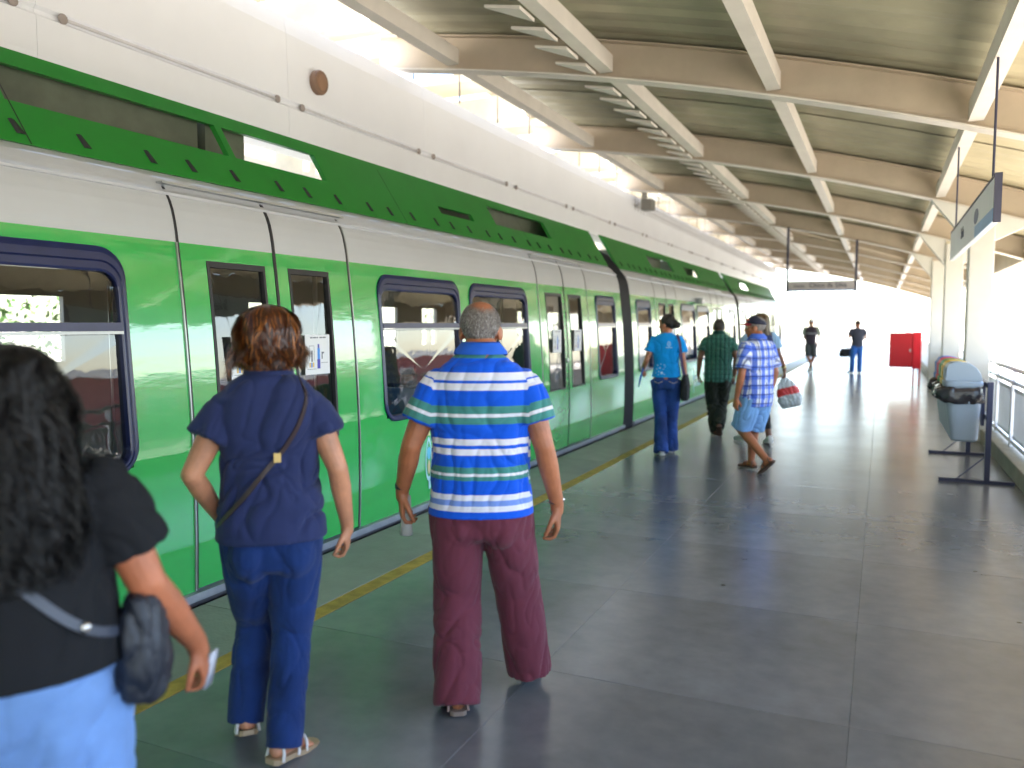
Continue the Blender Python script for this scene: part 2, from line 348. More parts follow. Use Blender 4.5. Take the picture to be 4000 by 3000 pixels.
# far roof beyond girder: tan slats and pale translucent sheets
fr = thing('far_roof', 'pale roof of tan slats beyond the white girder over the far track', 'roof')
M_pale = pmat('pale_sheet', (.78, .74, .64), .6, var=.06)
nb_, bb_ = nodes(M_pale); bb_.inputs['Transmission Weight'].default_value = 0
for k in range(34):
    y = 1 + k * 1.5
    MB().box(-9.6, -5.5, y, y + .75, 5.35, 5.47).obj('slat', M_tan, fr)
for k in range(10):
    MB().box(-9.6, -5.5, 3.5 + k * 4.5 - .09, 3.5 + k * 4.5 + .09, 4.95, 5.34).obj('beam', M_tan, fr)
for xx in (-6.2, -7.6, -9.2): MB().box(xx - .07, xx + .07, 0, 52, 5.48, 5.62).obj('purlin', M_beam, fr)
for k in range(5): MB().box(-9.75, -9.55, 8 + k * 9 - .15, 8 + k * 9 + .15, -1.5, 5.34).obj('column', M_colm, fr)
fw_ = MB().box(-9.9, -9.76, 0, 52, 4.1, 5.3).obj('fascia', M_tan, fr)

# ------------------------------------------------------------------ hanging signs
M_sign = pmat('sign_panel_pale', (.48, .45, .46), .4, var=.05)
M_signw = pmat('sign_panel_white', (.84, .86, .90), .3, var=.03)
M_sfr = pmat('sign_frame_navy', (.04, .04, .075), .4)
M_blue = pmat('sign_blue', (.03, .16, .60), .4)
M_txt = pmat('sign_text_grey', (.10, .10, .13), .5)
sg = thing('station_sign', 'pale hanging sign reading Chico da Silva with a blue lower stripe', 'sign', (-1.40, 21.38, 2.38))
bevel(MB().box(-.76, .76, -.035, .035, .02, .24).obj('sign_panel', M_sign, sg), .004)
MB().box(-.76, .76, -.037, .037, -.012, .019).obj('blue_stripe', M_blue, sg)
for s in (-1, 1):
    MB().box(s * .79 - .028, s * .79 + .028, -.03, .03, -.03, zb(-1.4 + s * .79) - 2.38 + .02).obj('hanger', M_sfr, sg)
textobj('Chico da Silva', .155, 'lettering', M_txt, sg, (.16, -.038, .125), (R(90), 0, 0), 0.98, .003)
textobj('Estação', .085, 'lettering', M_txt, sg, (-.50, -.038, .115), (R(90), 0, 0), 1, .002)
s2 = thing('side_sign', 'white hanging sign panel seen edge on beside the near column', 'sign', (.62, 7.6, 2.20))
bevel(MB().box(-.02, .02, -1.78, 1.72, 0, .27).obj('sign_panel', M_signw, s2), .004)
MB().box(-.021, .021, -1.80, -1.782, -.01, .29).obj('end_cap', M_sfr, s2)
MB().box(-.023, .023, -1.78, 1.72, .271, .285).obj('top_trim', M_sfr, s2)
MB().box(-.0235, -.0205, -1.78, -.7, .0, .08).obj('blue_band', pmat('pale_blue_band', (.25, .45, .78), .4), s2)
for y in (-1.5, 1.4): MB().tube([(0, y, .28), (0, y, zb(.62) - 2.18 + .1)], .008, 8).obj('hanger', M_sfr, s2)
# pictogram on the sign: dark round mark with three strokes
mk = MB().ell((-.0215, -.75, .15), (.003, .16, .055), None, 20, 8); mk.obj('symbol', pmat('symbol_grey', (.20, .20, .30), .5), s2)
textobj('Saída', .13, 'lettering', M_txt, s2, (-.0225, .35, .14), (R(90), 0, R(-90)), 1, .002)

# ------------------------------------------------------------------ train
_KZ = [-.03, .4, .8, 1.2, 1.6, 2.0, 2.12, 2.22, 2.30, 2.37, 2.43]
_KX = [-3.500, -3.484, -3.484, -3.499, -3.526, -3.566, -3.582, -3.606, -3.645, -3.70, -3.775]
PZ = [round(v, 4) for v in list(np.linspace(-.03, 2.02, 24)) + [2.08, 2.14, 2.20, 2.25, 2.30, 2.34, 2.385, 2.43]]
def _cr(z):
    k = max(0, min(len(_KZ) - 2, int(np.searchsorted(_KZ, z)) - 1)); u = (z - _KZ[k]) / (_KZ[k + 1] - _KZ[k]); h = _KZ[k + 1] - _KZ[k]
    sl = lambda i: (_KX[min(i + 1, len(_KX) - 1)] - _KX[max(i - 1, 0)]) / (_KZ[min(i + 1, len(_KZ) - 1)] - _KZ[max(i - 1, 0)])
    a, b = sl(k) * h, sl(k + 1) * h; return (2 * u**3 - 3 * u**2 + 1) * _KX[k] + (u**3 - 2 * u**2 + u) * a + (3 * u**2 - 2 * u**3) * _KX[k + 1] + (u**3 - u**2) * b
PXs = [_cr(z) for z in PZ]
def px(z): return float(np.interp(z, PZ, PXs))
ZB = 2.02
def side(mb, y0, y1, z0, z1, holes=(), off=0.0, th=.05, zb_=ZB, mi=(0, 1)):
    """wall patch on the body profile with rectangular holes, given thickness"""
    ys = sorted({y0, y1} | {h[i] for h in holes for i in (0, 1)})
    zs = sorted({z0, z1} | {z for z in PZ if z0 < z < z1} | {h[i] for h in holes for i in (2, 3)} | ({zb_} if z0 < zb_ < z1 else set()))
    def inh(yc, zc): return any(h[0] < yc < h[1] and h[2] < zc < h[3] for h in holes)
    idx = {}
    def V(y, z, k):
        key = (y, z, k)
        if key not in idx:
            idx[key] = len(mb.v); mb.v.append((px(z) + off - (th if k else 0), y, z))
        return idx[key]
    ny, nz = len(ys) - 1, len(zs) - 1
    full = [[not inh((ys[i] + ys[i + 1]) / 2, (zs[j] + zs[j + 1]) / 2) for j in range(nz)] for i in range(ny)]
    def F(f, m): mb.f.append(f); mb.mi.append(m)
    for i in range(ny):
        for j in range(nz):
            if not full[i][j]: continue
            m = mi[1] if zs[j] >= zb_ - 1e-6 else mi[0]
            a, b, c, d = ys[i], ys[i + 1], zs[j], zs[j + 1]
            F((V(a, c, 0), V(b, c, 0), V(b, d, 0), V(a, d, 0)), m); F((V(a, c, 1), V(a, d, 1), V(b, d, 1), V(b, c, 1)), m)
            if i == 0 or not full[i - 1][j]: F((V(a, c, 0), V(a, d, 0), V(a, d, 1), V(a, c, 1)), m)
            if i == ny - 1 or not full[i + 1][j]: F((V(b, c, 0), V(b, c, 1), V(b, d, 1), V(b, d, 0)), m)
            if j == 0 or not full[i][j - 1]: F((V(a, c, 0), V(a, c, 1), V(b, c, 1), V(b, c, 0)), m)
            if j == nz - 1 or not full[i][j + 1]: F((V(a, d, 0), V(b, d, 0), V(b, d, 1), V(a, d, 1)), m)
    return mb
def rrect(y0, y1, z0, z1, r, n=8):
    pts = []
    for (cy, cz, a0) in ((y1 - r, z1 - r, 0), (y0 + r, z1 - r, 90), (y0 + r, z0 + r, 180), (y1 - r, z0 + r, 270)):
        for k in range(n + 1):
            a = R(a0 + 90 * k / n); pts.append((cy + r * math.cos(a), cz + r * math.sin(a)))
    return pts
def frame(o, i, ro, ri, th=.03, mb=None, off=.012):
    """ring between rounded rects, mapped on the body profile, with stepped section"""
    mb = mb or MB(); A = rrect(*o, ro); B = rrect(*i, ri); n = len(A)
    rings = []
    for (t, d) in ((0, -.045), (0, off), (.25, off + .006), (.55, off + .006), (.62, off - .002), (.9, off - .002), (1, off - .008), (1, -.05)):
        rings.append([(px(A[k][1] * (1 - t) + B[k][1] * t) + d, A[k][0] * (1 - t) + B[k][0] * t, A[k][1] * (1 - t) + B[k][1] * t) for k in range(n)])
    rings.append(rings[0])
    mb.loft(rings, cap=False); return mb
def pane(y0, y1, z0, z1, off=-.02, r=.05):
    A = rrect(y0, y1, z0, z1, r, 4); mb = MB()
    mb.add([(px(z) + off, y, z) for y, z in A] + [((px(z0) + px(z1)) / 2 + off, (y0 + y1) / 2, (z0 + z1) / 2)], [(k, (k + 1) % len(A), len(A)) for k in range(len(A))])
    return mb
def window(par, y0, y1, z0=.80, z1=1.955, fw=.045, ftop=.125, r=.13):
    f = frame((y0, y1, z0, z1), (y0 + fw, y1 - fw, z0 + fw, z1 - ftop), r, r * .62).obj('window', M_navy, par, smooth=False)
    zm = 1.545
    MB().box(px(1.55) - .02, px(1.55) + .008, y0 + fw * .9, y1 - fw * .9, zm - .012, zm + .03).obj('transom', M_navy, f)
    MB().box(px(1.55) - .016, px(1.55) + .012, y0 + fw * .9, y1 - fw * .9, zm - .028, zm - .013).obj('transom_trim', M_seam, f)
    pane(y0 + fw - .01, y1 - fw + .01, zm + .028, z1 - ftop + .01, -.012).obj('pane', M_glass, f)
    pane(y0 + fw - .01, y1 - fw + .01, z0 + fw - .01, zm - .02, -.026).obj('pane', M_glass, f)
    return f
M_paper = pmat('sticker_paper', (.78, .78, .80), .5, var=.02)
M_ink = pmat('sticker_ink', (.12, .12, .16), .6); M_stb = pmat('sticker_blue', (.04, .25, .75), .5); M_stn = pmat('sticker_navy', (.05, .05, .42), .5); M_sty = pmat('sticker_yellow', (.75, .50, .15), .5)
def sticker(par, yc, zc, w=.27, h=.27):
    x = px(zc) + .004
    b = MB().box(x - .001, x, yc - w / 2, yc + w / 2, zc - h / 2, zc + h / 2)
    x2 = x + .0006
    def q(a, b_, c, d, mi): b.box(x, x2, yc + a * w, yc + b_ * w, zc + c * h, zc + d * h, mi)
    for k, (a, c) in enumerate(((-.30, -.20), (-.18, -.06), (-.04, .02), (.08, .20), (.22, .34))): q(a, c, .41, .44, 1)
    q(-.02, .10, -.36, -.12, 3); q(-.01, .09, -.12, .16, 2); q(0, .07, .16, .26, 3)
    q(-.34, -.33, -.15, .22, 1); q(-.15, -.14, -.15, .22, 1); q(-.34, -.15, .215, .225, 1); q(-.26, -.21, -.18, .10, 1)
    q(-.34, -.28, -.32, -.20, 4); q(-.27, -.22, -.32, -.20, 2); q(-.21, -.15, -.32, -.20, 4)
    q(.16, .20, -.12, .06, 1); q(.20, .26, .02, .06, 1); q(.14, .42, -.22, -.21, 1); q(-.42, -.05, -.37, -.36, 1)
    return b.obj('sticker', [M_paper, M_ink, M_stb, M_stn, M_sty], par)
def emblem(par, yc, zc):
    x = px(zc)
    ml = [pmat('emblem_pale_blue', (.42, .72, .74), .5), pmat('emblem_sand', (.66, .58, .30), .5), pmat('emblem_cyan', (.12, .55, .72), .5), pmat('emblem_white', (.62, .72, .76), .5)]
    b = MB(); A = []
    for k in range(28):
        t = 2 * math.pi * k / 28; A.append((.055 * math.cos(t) * (1 - .25 * math.sin(t)), .19 * math.sin(t)))
    o = [(x + .003, yc + a, zc + c) for a, c in A]; i = [(x + .003, yc + a * .68, zc + c * .8) for a, c in A]; n = 28
    b.add(o + i, [(k, (k + 1) % n, n + (k + 1) % n, n + k) for k in range(n)], 0)
    b.add([(x + .004, yc + .03 * math.cos(2 * math.pi * k / 12), zc + .05 + .055 * math.sin(2 * math.pi * k / 12)) for k in range(12)], [tuple(range(12))], 2)
    b.add([(x + .004, yc + .022 * math.cos(2 * math.pi * k / 12), zc - .07 + .06 * math.sin(2 * math.pi * k / 12)) for k in range(12)], [tuple(range(12))], 1)
    b.box(x + .001, x + .004, yc - .022, yc + .022, zc + .20, zc + .27, 1)
    b.box(x + .001, x + .003, yc - .004, yc + .03, zc - .26, zc - .19, 0)
    e = b.obj('emblem', ml, par)
    textobj('Governo', .13, 'emblem_lettering', ml[3], e, (x + .005, yc + .36, zc + .05), (R(90), 0, R(90)), 1, .003)
    textobj('do Ceará', .15, 'emblem_lettering', ml[3], e, (x + .005, yc + .37, zc - .09), (R(90), 0, R(90)), 1, .003)
def door(par, ya, yb):
    ym = (ya + yb) / 2
    d = MB(); D = None
    for (a, b, ga, gb) in ((ya + .016, ym - .014, ya + .20, ym - .10), (ym + .014, yb - .010, ym + .12, yb - .24)):
        h = (ga, gb, .78, 1.93)
        leaf = side(MB(), a, b, .066, 2.34, [h], off=.004, th=.04).obj('door_leaf', [M_green, M_white], par)
        bevel(leaf, .003, 1)
        fr_ = MB()
        for (p, q, r_, s_) in ((ga, ga + .022, .78, 1.93), (gb - .022, gb, .78, 1.93), (ga + .022, gb - .022, 1.895, 1.93), (ga + .022, gb - .022, .78, .80)):
            vs = []
            zz = sorted({r_, s_} | {z for z in PZ if r_ < z < s_}); mb = fr_
            for z in zz: vs += [(px(z) + .007, p, z), (px(z) + .007, q, z), (px(z) - .03, q, z), (px(z) - .03, p, z)]
            fs = []
            for i in range(len(zz) - 1):
                for k in range(4): fs.append((4 * i + k, 4 * i + (k + 1) % 4, 4 * i + 4 + (k + 1) % 4, 4 * i + 4 + k))
            fs += [(3, 2, 1, 0), tuple(4 * (len(zz) - 1) + k for k in range(4))]
            mb.add(vs, fs)
        fr_.obj('window_frame', M_rubber, leaf)
        pane(ga + .015, gb - .015, .79, 1.92, -.01, .01).obj('pane', M_glass, leaf)
        sticker(leaf, (ga + gb) / 2 + .02, 1.36, min(.27, (gb - ga) * .62))
    # rubber seams
    def seam(y, w_, m, z0=0.06, z1=2.33, name='door_seam', off=.008):
        zz = sorted({z0, z1} | {z for z in PZ if z0 < z < z1}); vs = []; fs = []
        for z in zz: vs += [(px(z) + off, y - w_, z), (px(z) + off, y + w_, z), (px(z) - .04, y + w_, z), (px(z) - .04, y - w_, z)]
        for i in range(len(zz) - 1):
            for k in range(4): fs.append((4 * i + k, 4 * i + (k + 1) % 4, 4 * i + 4 + (k + 1) % 4, 4 * i + 4 + k))
        MB().add(vs, fs).obj(name, m, par)
    seam(ym, .012, M_rubber); seam(ya + .006, .008, M_rubber, off=.004); seam(ya - .006, .0045, M_seam, z1=2.02, off=.010)
    seam(yb, .006, M_rubber, off=.003); seam(yb + .009, .005, M_seam, z1=2.33, off=.009)
    MB().box(px(2.3) - .02, px(2.3) + .028, ya - .04, yb + .04, 2.342, 2.352).obj('door_header', M_seam, par)
    # round door button
    hb = MB(); xx = px(1.12) + .004
    hb.loft([[(xx + a, ym - .035 + r * math.cos(2 * math.pi * k / 16), 1.12 + r * math.sin(2 * math.pi * k / 16)) for k in range(16)] for a, r in ((0, .03), (.012, .028), (.013, .016), (.018, .012))])
    hb.obj('door_handle', M_steel, par, smooth=False)

def car(y0, y1, wins, doors, label, fair, emb=None):
    c = thing('train_car', label, 'train car', (0, 0, 0), 0, 'cars of the green and white train')
    holes = [(a + .03, b - .03, .83, 1.90) for a, b in wins] + [(a, b, .055, 2.34) for a, b in doors]
    side(MB(), y0, y1, .055, 2.43, holes, th=.05).obj('side_wall', [M_green, M_white], c)
    for a, b in wins: window(c, a, b, r=.15 if b - a > 1 else .10)
    for a, b in doors: door(c, a, b)
    # seams between body panels
    # drip rail
    zs_ = 2.295; MB().loft([[(px(zs_) + a, y, zs_ + b) for a, b in ((-.01, -.02), (.018, -.012), (.022, .0), (.0, .018), (-.02, .018))] for y in (y0, y1)]).obj('drip_rail', M_white, c)
    MB().box(-3.57, -3.462, y0, y1, .008, .053).obj('sill', M_sill, c)
    MB().box(-6.45, -3.525, y0, y1, -.35, -.065).obj('underframe', M_dark, c)
    # far wall, floor, ceiling, end walls
    fwm = MB(); hs = sorted([(a + .15, a + .15 + (b - a) * .5) for a, b in wins] + [(a + .2, b - .2) for a, b in doors])
    xs_ = [y0] + [v for h in hs for v in h] + [y1]
    for i in range(0, len(xs_), 2): fwm.box(-6.40, -6.35, xs_[i], xs_[i + 1], -.03, 2.2)
    for a, b in hs: fwm.box(-6.40, -6.35, a, b, -.03, 1.25); fwm.box(-6.40, -6.35, a, b, 1.80, 2.2); fwm.box(-6.41, -6.33, a, b, 1.52, 1.57); fwm.box(-6.41, -6.33, (a + b) / 2 - .02, (a + b) / 2 + .02, .95, 1.52)
    fwm.obj('far_wall', M_intw, c)
    MB().box(-6.35, -3.56, y0, y1, -.06, .0).obj('cabin_floor', M_intf, c)
    MB().box(-6.35, -3.72, y0, y1, 2.2, 2.26).obj('cabin_ceiling', M_intw, c)
    for yy in (y0 + .01, y1 - .07): MB().box(-6.34, -5.5, yy, yy + .06, 0, 2.19).box(-4.4, -3.60, yy, yy + .06, 0, 2.19).obj('end_wall', M_intw, c)
    MB().box(-5.2, -5.05, y0 + .3, y1 - .3, 2.16, 2.199).obj('lamp_strip', pmat('lamp_diffuser', (.8, .8, .75), .5), c)
    for yy in [d[k] + s_ for d in doors for k, s_ in ((0, -.12), (1, .12))]:
        MB().tube([(-3.95, yy, .0), (-3.95, yy, 2.2)], .017, 8).obj('grab_pole', M_steel, c, smooth=True)
        MB().box(-3.95, -3.57, yy - .012, yy + .012, .35, 1.45).obj('windscreen_panel', M_intw, c)
    st = MB().box(-.22, .22, -.21, .21, .40, .45).box(-.22, .22, -.24, -.19, .45, 1.0).box(-.05, .05, -.05, .05, 0, .4).me('seat', M_seat)
    for a, b in wins:
        if b - a > 1:
            for yy in (a + .35, b - .25):
                for xx in (-3.95, -5.95): link('seat', st, c, (xx, yy, 0))
    # sloping green roof fairing with slots
    def fp(z): return -3.745 - .6 * (z - 2.425)
    zs0, zs1 = 2.425, 2.955
    ys = sorted({y0 + .02, y1 - .02} | {v for f in fair for v in f[:2]})
    mb = MB(); TH = .04
    def slab4(p, q, za, zc_):
        mb.add([(fp(za), p, za), (fp(za), q, za), (fp(zc_), q, zc_), (fp(zc_), p, zc_), (fp(za) - TH, p, za), (fp(za) - TH, q, za), (fp(zc_) - TH, q, zc_), (fp(zc_) - TH, p, zc_)],
               [(0, 1, 2, 3), (7, 6, 5, 4), (0, 4, 5, 1), (1, 5, 6, 2), (2, 6, 7, 3), (3, 7, 4, 0)])
    last = y0 + .02
    for (a, b, za, zc_) in fair:
        slab4(last, a, zs0, zs1); slab4(a, b, zs0, za); slab4(a, b, zc_, zs1); last = b
    slab4(last, y1 - .02, zs0, zs1)
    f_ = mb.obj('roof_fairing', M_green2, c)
    yy = y0 + .25
    k = 0
    while yy < y1 - .2:
        m2 = MB().add([(fp(2.475) + .002, yy, 2.475), (fp(2.475) + .002, yy + .05, 2.475), (fp(2.545) + .002, yy + .02, 2.545), (fp(2.545) + .002, yy - .015, 2.545),
                       (fp(2.475) + .02, yy + .012, 2.475), (fp(2.545) + .018, yy - .005, 2.545)], [(0, 1, 2, 3), (0, 4, 5, 3), (0, 1, 4), (3, 5, 2)])
        m2.obj('vent_slot', M_dark, f_); yy += (.42, .30, .36)[k % 3]; k += 1
    for yj in (y0 + 2.1, y0 + 5.5, y0 + 8.3):
        MB().add([(fp(2.43) + .0015, yj, 2.43), (fp(2.43) + .0015, yj + .008, 2.43), (fp(2.9) + .0015, yj - .03, 2.9), (fp(2.9) + .0015, yj - .038, 2.9)], [(0, 1, 2, 3)]).obj('panel_seam', M_dark, f_)
    # roof equipment behind the fairing
    MB().box(-6.3, -3.86, y0 + .02, y1 - .02, 2.262, 2.40).obj('roof', M_sill, c)
    M_eq = pmat('roof_equipment', (.085, .10, .065), .6, var=.2, vscale=6)
    for q, (a, b, za, zc_) in enumerate(fair):
        if q != 99:
            MB().box(-5.6, -4.15 - .012 * q, a - (.15 if q != 1 else -.02), a + (b - a) * (1.0 if q == 0 else .40 if q == 1 and len(fair) > 3 else 1.55), 2.41, 2.93 + .005 * q).obj('equipment_box', M_eq, c)
    MB().tube([(-4.25, y0 + .1, 2.5), (-4.25, y1 - .1, 2.5)], .02, 6).obj('roof_pipe', M_seam, c)
    if emb: emblem(c, *emb)
    return c
c1 = car(.55, 11.70, [(1.60, 2.98), (5.27, 6.60), (6.80, 8.16), (10.50, 11.38)], [(3.35, 4.92), (8.50, 10.16)],
         'front green and white train car with large navy framed windows nearest the camera', [(2.62, 4.10, 2.65, 2.86), (4.16, 5.12, 2.65, 2.86), (6.85, 7.55, 2.62, 2.69), (8.1, 9.75, 2.65, 2.86)], (5.93, .42))
c0 = car(-10.6, .03, [(-10.2, -9.3), (-6.1, -4.8), (-4.6, -3.3), (-1.0, -.3)], [(-8.9, -7.3), (-3.0, -1.4)],
         'unseen rear train car added behind the camera to block light from the left', [(-6, -4.4, 2.65, 2.86)])  # unseen car added so less light comes from the left and behind
c2 = car(12.22, 22.25, [(12.50, 13.38), (15.62, 16.92), (17.10, 18.40), (21.05, 21.95)], [(13.72, 15.30), (18.78, 20.36)],
         'second train car beyond the first black gangway, beside the walking woman in turquoise', [(14.6, 16.4, 2.60, 2.82), (17.6, 18.9, 2.62, 2.80)], (16.62, .42))
c3 = car(22.77, 33.0, [(23.05, 23.9), (26.1, 27.4), (27.6, 28.9), (31.7, 32.5)], [(24.3, 25.85), (29.3, 30.9)],
         'farthest train car beyond the second gangway fading in bright light', [(25, 26.6, 2.60, 2.82)])
def gangway(ya, yb, par):
    m = MB(); n = 9
    zz = list(np.linspace(-.08, 2.43, 26)) + []
    sect = [(px(max(z, -.03)) - .03, z) for z in zz] + [(-3.95, 2.6), (-4.2, 2.72), (-5.0, 2.75), (-6.1, 2.6), (-6.38, 2.3), (-6.38, -.08)]
    rings = []
    for k in range(n * 2 + 1):
        y = ya + (yb - ya) * k / (n * 2); off = .035 if k % 2 else 0.0
        rings.append([(x + off * (1 if x > -5 else -1), y, z + (off if z > 2.4 else 0)) for x, z in sect])
    m.loft(rings, cap=False).obj('gangway_bellows', M_rubber, par)
gangway(.03, .55, c1); gangway(11.70, 12.22, c1); gangway(22.25, 22.77, c2)
# camera / mirror housing on second car
mr_ = MB().box(px(2.05) - .01, px(2.05) + .16, 17.05, 17.22, 1.98, 2.10); mr_.obj('mirror_housing', M_sill, c2)
MB().ell((px(2.05) + .13, 17.04, 2.04), (.045, .02, .045), None, 12, 6).obj('mirror_lens', M_steel, c2, smooth=True)

# ------------------------------------------------------------------ surroundings seen in reflections / through windows
M_mar = pmat('maroon_wall', (.20, .05, .05), .7, var=.12, vscale=1)
M_wwall = pmat('white_wall', (.70, .68, .64), .8, var=.06, vscale=1)
M_win = pmat('building_glass', (.05, .06, .07), .1)
def building(label, x0, x1, y0, y1, h, mat, nwin, roofm):
    b = thing('building', label, 'building', ((x0 + x1) / 2, (y0 + y1) / 2, -1.5)); lx, ly = (x1 - x0) / 2, (y1 - y0) / 2
    MB().box(-lx, lx, -ly, ly, 0, h).obj('wall', mat, b)
    MB().box(-lx - .3, lx + .3, -ly - .3, ly + .3, h, h + .35).obj('roof', roofm, b)
    for k in range(nwin):
        yy = -ly + (k + .5) * 2 * ly / nwin
        f = MB().box(-lx - .06, -lx - .003, yy - .8, yy + .8, h * .42, h * .78).obj('window', M_wwall, b)
        MB().box(-lx - .07, -lx - .061, yy - .7, yy + .7, h * .44, h * .76).obj('pane', M_win, f)
building('long low maroon building right of the tracks beyond the railing', 22, 30, 18, 60, 3.4, M_mar, 8, M_wwall)
building('white walled building right of the station behind the railing', 26, 34, -26, 12, 3.2, M_wwall, 7, M_mar)
# hedge left of the track, seen through the train windows
bm = MB(); rnd = random.Random(3)
for k in range(26000):
    x = -13 - rnd.random() * 2; y = -6 + rnd.random() * 50; z = -1.5 + (rnd.random() ** .7) * (2.9 + .7 * math.sin(y * .8))
    a = Vector((rnd.uniform(-1, 1), rnd.uniform(-1, 1), rnd.uniform(-1, 1))).normalized() * .075; b = a.cross(Vector((rnd.uniform(-1, 1), rnd.uniform(-1, 1), 1))).normalized() * .04
    p = Vector((x, y, z)); bm.add([p - a, p + b, p + a, p - b], [(0, 1, 2, 3)])
tag(bm.obj('hedge', M_leaf), 'green leafy hedge along the far side of the tracks', 'hedge', kind='stuff')

# ================================================================== people
def remesh(mb, voxel, smooth=3, disp=None, name='m', mats=None, dec=None):
    me = mb.me('tmp', []); 
    o = bpy.data.objects.new('tmp', me); COL.objects.link(o)
    b = bmesh.new(); b.from_mesh(me); bmesh.ops.recalc_face_normals(b, faces=b.faces); b.to_mesh(me); b.free()
    m = o.modifiers.new('r', 'REMESH'); m.mode = 'VOXEL'; m.voxel_size = voxel; m.adaptivity = 0
    if smooth: q = o.modifiers.new('s', 'SMOOTH'); q.factor = .5; q.iterations = smooth
    if dec: q = o.modifiers.new('d', 'DECIMATE'); q.ratio = dec
    dg = bpy.context.evaluated_depsgraph_get()
    r = bpy.data.meshes.new_from_object(o.evaluated_get(dg)); bpy.data.objects.remove(o); bpy.data.meshes.remove(me)
    r.name = name; r.materials.clear()
    for k in (mats if isinstance(mats, (list, tuple)) else [mats]): r.materials.append(k)
    nv = len(r.vertices)
    if disp:
        co = np.empty(nv * 3); r.vertices.foreach_get('co', co); co = co.reshape(-1, 3)
        no = np.array([v.normal[:] for v in r.vertices])
        co = co + no * disp(co)[:, None]; r.vertices.foreach_set('co', co.ravel())
    r.polygons.foreach_set('use_smooth', [True] * len(r.polygons)); r.update(); return r
def fbm(co, sc_, oct=3, seed=0.0, rid=False):
    out = np.empty(len(co)); S = Vector(sc_)
    for i, p in enumerate(co):
        q = Vector((p[0] * S.x + seed, p[1] * S.y + seed * 1.7, p[2] * S.z))
        v = noise.fractal(q, 1.0, 2.0, oct); out[i] = (1 - abs(v) * 2) if rid else v
    return out
def folds(amp, sc_=(5, 5, 3), seed=0.0, amp2=.35):
    def f(co):
        w_ = fbm(co, (3, 3, 3), 2, seed + 9)[:, None] * np.array((.10, .05, .22)); c2 = co + w_
        a = np.abs(fbm(c2, (sc_[0] * 1.5, sc_[1] * 1.5, sc_[2] * 1.6), 1, seed)); b = np.abs(fbm(c2, (sc_[0] * 3.2, sc_[1] * 3.2, sc_[2] * 2.6), 1, seed + 5))
        return amp * 1.9 * (.45 - np.clip(np.exp(-a * 7), 0, 1)) + amp * .8 * (.4 - np.exp(-b * 7))
    return f
def ring(c, rx, ry, n=28, e=2.3, rz=0.0, tilt=0.0):
    out = []
    for k in range(n):
        t = 2 * math.pi * k / n; ct, st = math.cos(t), math.sin(t)
        x = rx * math.copysign(abs(ct) ** (2 / e), ct); y = ry * math.copysign(abs(st) ** (2 / e), st)
        X = x * math.cos(rz) - y * math.sin(rz); Y = x * math.sin(rz) + y * math.cos(rz)
        out.append((c[0] + X, c[1] + Y, c[2] + tilt * X))
    return out
def skinmat(name, col):
    m = pmat(name, col, rough=.48, var=.16, vscale=18, bump=.22, bscale=160, var2=.16, v2scale=6)
    n, b = nodes(m); b.inputs['Subsurface Weight'].default_value = .08; b.inputs['Subsurface Radius'].default_value = (.02, .008, .004); b.inputs['Subsurface Scale'].default_value = .3
    return m
def cloth(name, col, rough=.85, var=.1, bump=.25, bscale=500, **k):
    k.setdefault('sheen', .1); return pmat(name, col, rough=rough, var=var, vscale=9, bump=bump, bscale=bscale, spec=.2, **k)
def headM(c, yaw, pitch, roll=0.0): return Matrix.Translation(Vector(c)) @ Matrix.Rotation(yaw, 4, 'Z') @ Matrix.Rotation(pitch, 4, 'X') @ Matrix.Rotation(roll, 4, 'Y')
def head(mb, M, s=1.0, w=1.0, nose=1.0):
    R3 = M.to_3x3() * 1.0
    def E(c, r, rot=None):
        mb.ell(M @ (Vector((c[0] * w, c[1], c[2])) * s), (r[0] * s * w, r[1] * s, r[2] * s), R3 if rot is None else R3 @ rot, 20, 14)
    def Cp(a, b, ra, rb): mb.cap(M @ (Vector(a) * s), M @ (Vector(b) * s), ra * s, rb * s)
    E((0, -.015, .032), (.077, .096, .085)); E((0, .025, -.02), (.064, .066, .085)); E((0, .03, -.068), (.052, .052, .038)); E((0, .066, -.092), (.024, .020, .018))
    E((.036, .052, -.03), (.026, .028, .03)); E((-.036, .052, -.03), (.026, .028, .03))
    E((0, .078, .018), (.050, .014, .012)); E((0, .082, .045), (.045, .012, .03))
    Cp((0, .088, .005), (0, .108 * nose, -.03), .008, .011); E((.012, .098, -.034), (.009, .011, .008)); E((-.012, .098, -.034), (.009, .011, .008))
    E((0, .090, -.056), (.022, .010, .006)); E((0, .088, -.067), (.020, .010, .007))
    for sx in (-1, 1):
        E((sx * .080, -.006, -.012), (.007, .021, .031), Matrix.Rotation(R(-22 * sx), 3, 'Z')); E((sx * .074, .004, -.018), (.012, .012, .02))
